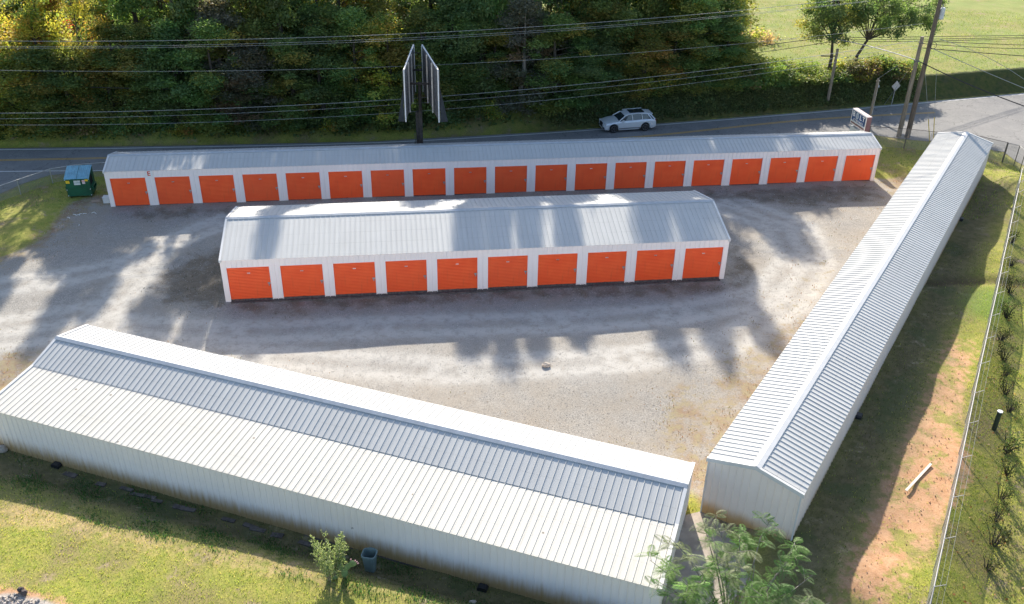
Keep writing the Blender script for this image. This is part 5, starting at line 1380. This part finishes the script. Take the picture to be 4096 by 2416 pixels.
# ------------------------------------------------------------------ grass, weeds, leaves, stones (uncountable)
def blades(X, Y, h, w, cols, name, label, cat, mat='blade', lean=.5):
    n = len(X); Z = gz(X, Y)
    a = rng.uniform(0, 2 * PI, n); hh = h * rng.uniform(.5, 1.4, n); ww = w * rng.uniform(.6, 1.4, n)
    la = rng.uniform(0, 2 * PI, n); ll = hh * lean * rng.uniform(.2, 1.4, n)
    B = np.stack([X, Y, Z - .01], 1); sd = np.stack([np.cos(a), np.sin(a), np.zeros(n)], 1) * ww[:, None]
    T = B + np.stack([np.cos(la) * ll, np.sin(la) * ll, hh], 1)
    o = quads_obj(name, np.stack([B - sd, B + sd, T], 1), M[mat], cols, None); tag(o, label, cat, kind='stuff'); return o
def pick(pal, n): return np.array(pal)[rng.integers(0, len(pal), n)] * rng.uniform(.8, 1.25, (n, 1))
occ = np.zeros(GX.shape, bool)
for B_, sgn in ((EB, 1), (MBL, 1), (GB, -1), (AB, -1)):
    c4 = [world_of(B_, s_, t_) for s_, t_ in ((0, 0), (B_['L'], 0), (B_['L'], sgn * B_['d']), (0, sgn * B_['d']))]; occ |= pip(GX, GY, c4)
free = (~occ) & (m_as < .05) & (m_con < .3)
lawnm = free & (m_gr < .4) & (m_rub < .3)
# near lawn and right strip
n = 340000
X = rng.uniform(-26, 32, n); Y = rng.uniform(22, 56, n); nn2 = samp(small, X, Y) / .2
kp = samp(lawnm, X, Y) & ((samp(m_red, X, Y) < .35) | (rng.random(n) < .05)) & (rng.random(n) < np.where(Y > 42, .5, 1)); X, Y = X[kp], Y[kp]; 
sp_ = samp(m_shade_strip, X, Y); kp = rng.random(len(X)) > sp_ * .72; X, Y = X[kp], Y[kp]; n = len(X); sp_ = samp(m_shade_strip, X, Y)
lush = samp(m_lush, X, Y) > rng.random(n); dry_ = samp(m_dry, X, Y) > rng.random(n) * 1.3
cg = pick([(.25, .30, .055), (.31, .335, .07), (.20, .25, .05), (.36, .35, .10), (.32, .30, .08)], n)
cg = np.where(lush[:, None], pick([(.15, .25, .04), (.22, .30, .06)], n), cg); cg = np.where(dry_[:, None], pick([(.52, .38, .20), (.44, .33, .15), (.34, .28, .10)], n), cg)
cg = np.where((sp_ > rng.random(n) * 1.2)[:, None], pick([(.10, .11, .04), (.16, .13, .07), (.07, .10, .035), (.12, .10, .06)], n), cg * 1.2)  # blades get darker colours where the building shade is painted in
blades(X, Y, .085, .014, cg, 'lawn_grass', 'short yellow-green grass of the lawns around the near buildings', 'grass')
# field and verge
n = 120000
X = rng.uniform(-48, 62, n); Y = rng.uniform(60, 118, n); kp = samp(lawnm, X, Y) & (samp(m_bank, X, Y) < .1) & ~((X < 20) & (Y > far_y(X) + 3)); X, Y = X[kp], Y[kp]; n = len(X)
blades(X, Y, .13, .03, pick([(.22, .26, .07), (.27, .28, .085), (.18, .225, .06)], n), 'field_grass', 'grass of the sunny field and the road verges', 'grass')
# dry weeds on the gravel
n = 150000
X = rng.uniform(-36, 33, n); Y = rng.uniform(29, 70, n)
w_ = samp(m_edge, X, Y) * 1.0 + samp(m_moss, X, Y) * .55
cl = np.sin(X * 2.1 + 1.3 * np.sin(Y * 1.7)) * np.sin(Y * 2.3 + 1.1 * np.sin(X * 1.3)) + rng.normal(0, .25, n)
kp = samp(free & (m_gr > .3), X, Y) & (rng.random(n) < w_) & (cl > .25); X, Y = X[kp], Y[kp]; n = len(X)
mo_ = (samp(m_moss, X, Y) > .3)[:, None]
cw_ = np.where(mo_, pick([(.09, .10, .04), (.14, .10, .06), (.07, .08, .03)], n), pick([(.32, .17, .07), (.27, .22, .08), (.36, .22, .11), (.20, .21, .06)], n))
blades(X, Y, .08, .018, cw_, 'dry_weeds', 'rusty dry weeds and green tufts spreading over the gravel edges', 'weeds')
# loose stones
n = 60000
X = rng.uniform(-36, 33, n); Y = rng.uniform(29, 66, n); kp = samp(free & (m_gr > .4), X, Y); X, Y = X[kp], Y[kp]; n = len(X)
C = np.stack([X, Y, gz(X, Y) + .012], 1)
s = rng.uniform(.012, .032, n)[:, None]
O4 = np.array([[1, 0, 0], [-.5, .87, 0], [-.5, -.87, 0], [0, 0, .9]])
rot = rng.uniform(0, 2 * PI, n); cr, sr = np.cos(rot), np.sin(rot)
V4 = [C + s * np.stack([cr * o_[0] - sr * o_[1], sr * o_[0] + cr * o_[1], np.full(n, o_[2] * .5)], 1) for o_ in O4]
TR = np.concatenate([np.stack([V4[0], V4[1], V4[3]], 1), np.stack([V4[1], V4[2], V4[3]], 1), np.stack([V4[2], V4[0], V4[3]], 1)])
gcol = pick([(.40, .38, .35), (.30, .28, .26), (.52, .50, .46), (.22, .21, .2)], n)
t = NT('loose_stone'); a = t.node('ShaderNodeAttribute', attribute_name='tint'); t.bsdf(a.outputs['Color'], .9); M['stone'] = t.m
o = quads_obj('loose_gravel', TR, M['stone'], np.concatenate([gcol] * 3), None); tag(o, 'loose grey gravel stones scattered over the yard', 'gravel', kind='stuff')
# clods on the red soil and fallen leaves beyond the fence
n = 6000
X = rng.uniform(11, 27, n); Y = rng.uniform(23, 46, n); kp = samp(m_red, X, Y) > .5; X, Y = X[kp], Y[kp]; n = len(X)
C = np.stack([X, Y, gz(X, Y) + .015], 1); s = (.015 + .035 * rng.random(n) ** 3)[:, None]; rot = rng.uniform(0, 2 * PI, n); cr, sr = np.cos(rot), np.sin(rot)
V4 = [C + s * np.stack([cr * o_[0] - sr * o_[1], sr * o_[0] + cr * o_[1], np.full(n, o_[2])], 1) for o_ in O4]
TR = np.concatenate([np.stack([V4[0], V4[1], V4[3]], 1), np.stack([V4[1], V4[2], V4[3]], 1), np.stack([V4[2], V4[0], V4[3]], 1)])
o = quads_obj('soil_clods', TR, M['stone'], np.concatenate([pick([(.56, .33, .20), (.48, .27, .16), (.66, .46, .32)], n)] * 3), None); tag(o, 'clods of red soil on the bare strip by the right fence', 'soil', kind='stuff')
n = 2600
X = rng.uniform(14, 34, n); Y = rng.uniform(20, 50, n); kp = samp(lawnm, X, Y) & ((X - 16.1) * .88 - (Y - 24.2) * .47 > .3); X, Y = X[kp], Y[kp]; n = len(X)
C = np.stack([X, Y, gz(X, Y) + .05], 1)
o = quads_obj('fallen_leaves', leaf_quads(C, .12, 1.5), M['leaf'], pick([(.45, .20, .07), (.38, .28, .16), (.50, .36, .20)], n), None); tag(o, 'brown fallen leaves scattered beyond the right fence', 'leaves', kind='stuff')
# weeds on the ground in the gap and at wall foot of the nearest building
n = 26000
s_ = rng.uniform(0, AB['L'], n); t_ = rng.uniform(.1, 3.2, n)
X = AB['x'] + math.cos(AB['a']) * s_ - math.sin(AB['a']) * t_; Y = AB['y'] + math.sin(AB['a']) * s_ + math.cos(AB['a']) * t_
cl = np.sin(s_ * 1.3) * np.sin(t_ * 2.2 + s_ * .7) + rng.normal(0, .35, n); kp = cl > .3; X, Y = X[kp], Y[kp]; n = len(X)
blades(X, Y, .12, .02, pick([(.05, .13, .04), (.07, .16, .05), (.10, .15, .05)], n), 'clover_patch', 'darker green weeds in the shade along the nearest building', 'weeds')

# ------------------------------------------------------------------ camera, light, sky
cam = bpy.data.cameras.new('camera'); co = bpy.data.objects.new('camera', cam); COL.objects.link(co)
cam.sensor_width = 36; cam.lens = CAM_F; cam.clip_end = 4000; cam.clip_start = .5
fw_ = Vector((0, math.cos(CAM_TH), -math.sin(CAM_TH))); up_ = Vector((0, math.sin(CAM_TH), math.cos(CAM_TH))); rt_ = Vector((1, 0, 0))
c_, s_ = math.cos(CAM_RO), math.sin(CAM_RO)
X_ = rt_ * c_ + up_ * s_; Y_ = rt_ * -s_ + up_ * c_; Z_ = -fw_
co.matrix_world = Matrix(((X_.x, Y_.x, Z_.x, 0), (X_.y, Y_.y, Z_.y, 0), (X_.z, Y_.z, Z_.z, CAM_H), (0, 0, 0, 1)))
scene.camera = co
sl = bpy.data.lights.new('sun', 'SUN'); sl.energy = 4.5; sl.angle = R(.65); sl.color = (1.0, .91, .77)
so = bpy.data.objects.new('sun', sl); COL.objects.link(so)
sd_ = Vector((math.cos(SUN_AZ) * math.cos(SUN_EL), math.sin(SUN_AZ) * math.cos(SUN_EL), math.sin(SUN_EL)))
so.rotation_euler = sd_.to_track_quat('Z', 'Y').to_euler(); so.location = (0, 0, 60)
wd = bpy.data.worlds.new('World'); scene.world = wd; wd.use_nodes = True
nt = wd.node_tree; bg = nt.nodes['Background']; sk = nt.nodes.new('ShaderNodeTexSky'); sk.sky_type = 'NISHITA'; sk.sun_disc = False
sk.sun_elevation = SUN_EL; sk.sun_rotation = math.pi / 2 - SUN_AZ
sk.air_density = 1.0; sk.dust_density = 1.5; sk.ozone_density = 1.0
nt.links.new(sk.outputs[0], bg.inputs[0]); bg.inputs[1].default_value = .115
vs_ = scene.view_settings; vs_.view_transform = 'Standard'; vs_.look = 'None'; vs_.gamma = 1.0; vs_.exposure = EXPO
scene.render.engine = 'CYCLES'
scene.render.resolution_x = 1024; scene.render.resolution_y = 604
# prototypes never placed are removed
for k_, o in list(protos.items()):
    if k_ not in used_protos:
        for ch in list(o.children): bpy.data.objects.remove(ch)
        bpy.data.objects.remove(o)
for k_, o in list(bp.items()):
    if k_ not in usedb:
        for ch in list(o.children): bpy.data.objects.remove(ch)
        bpy.data.objects.remove(o)
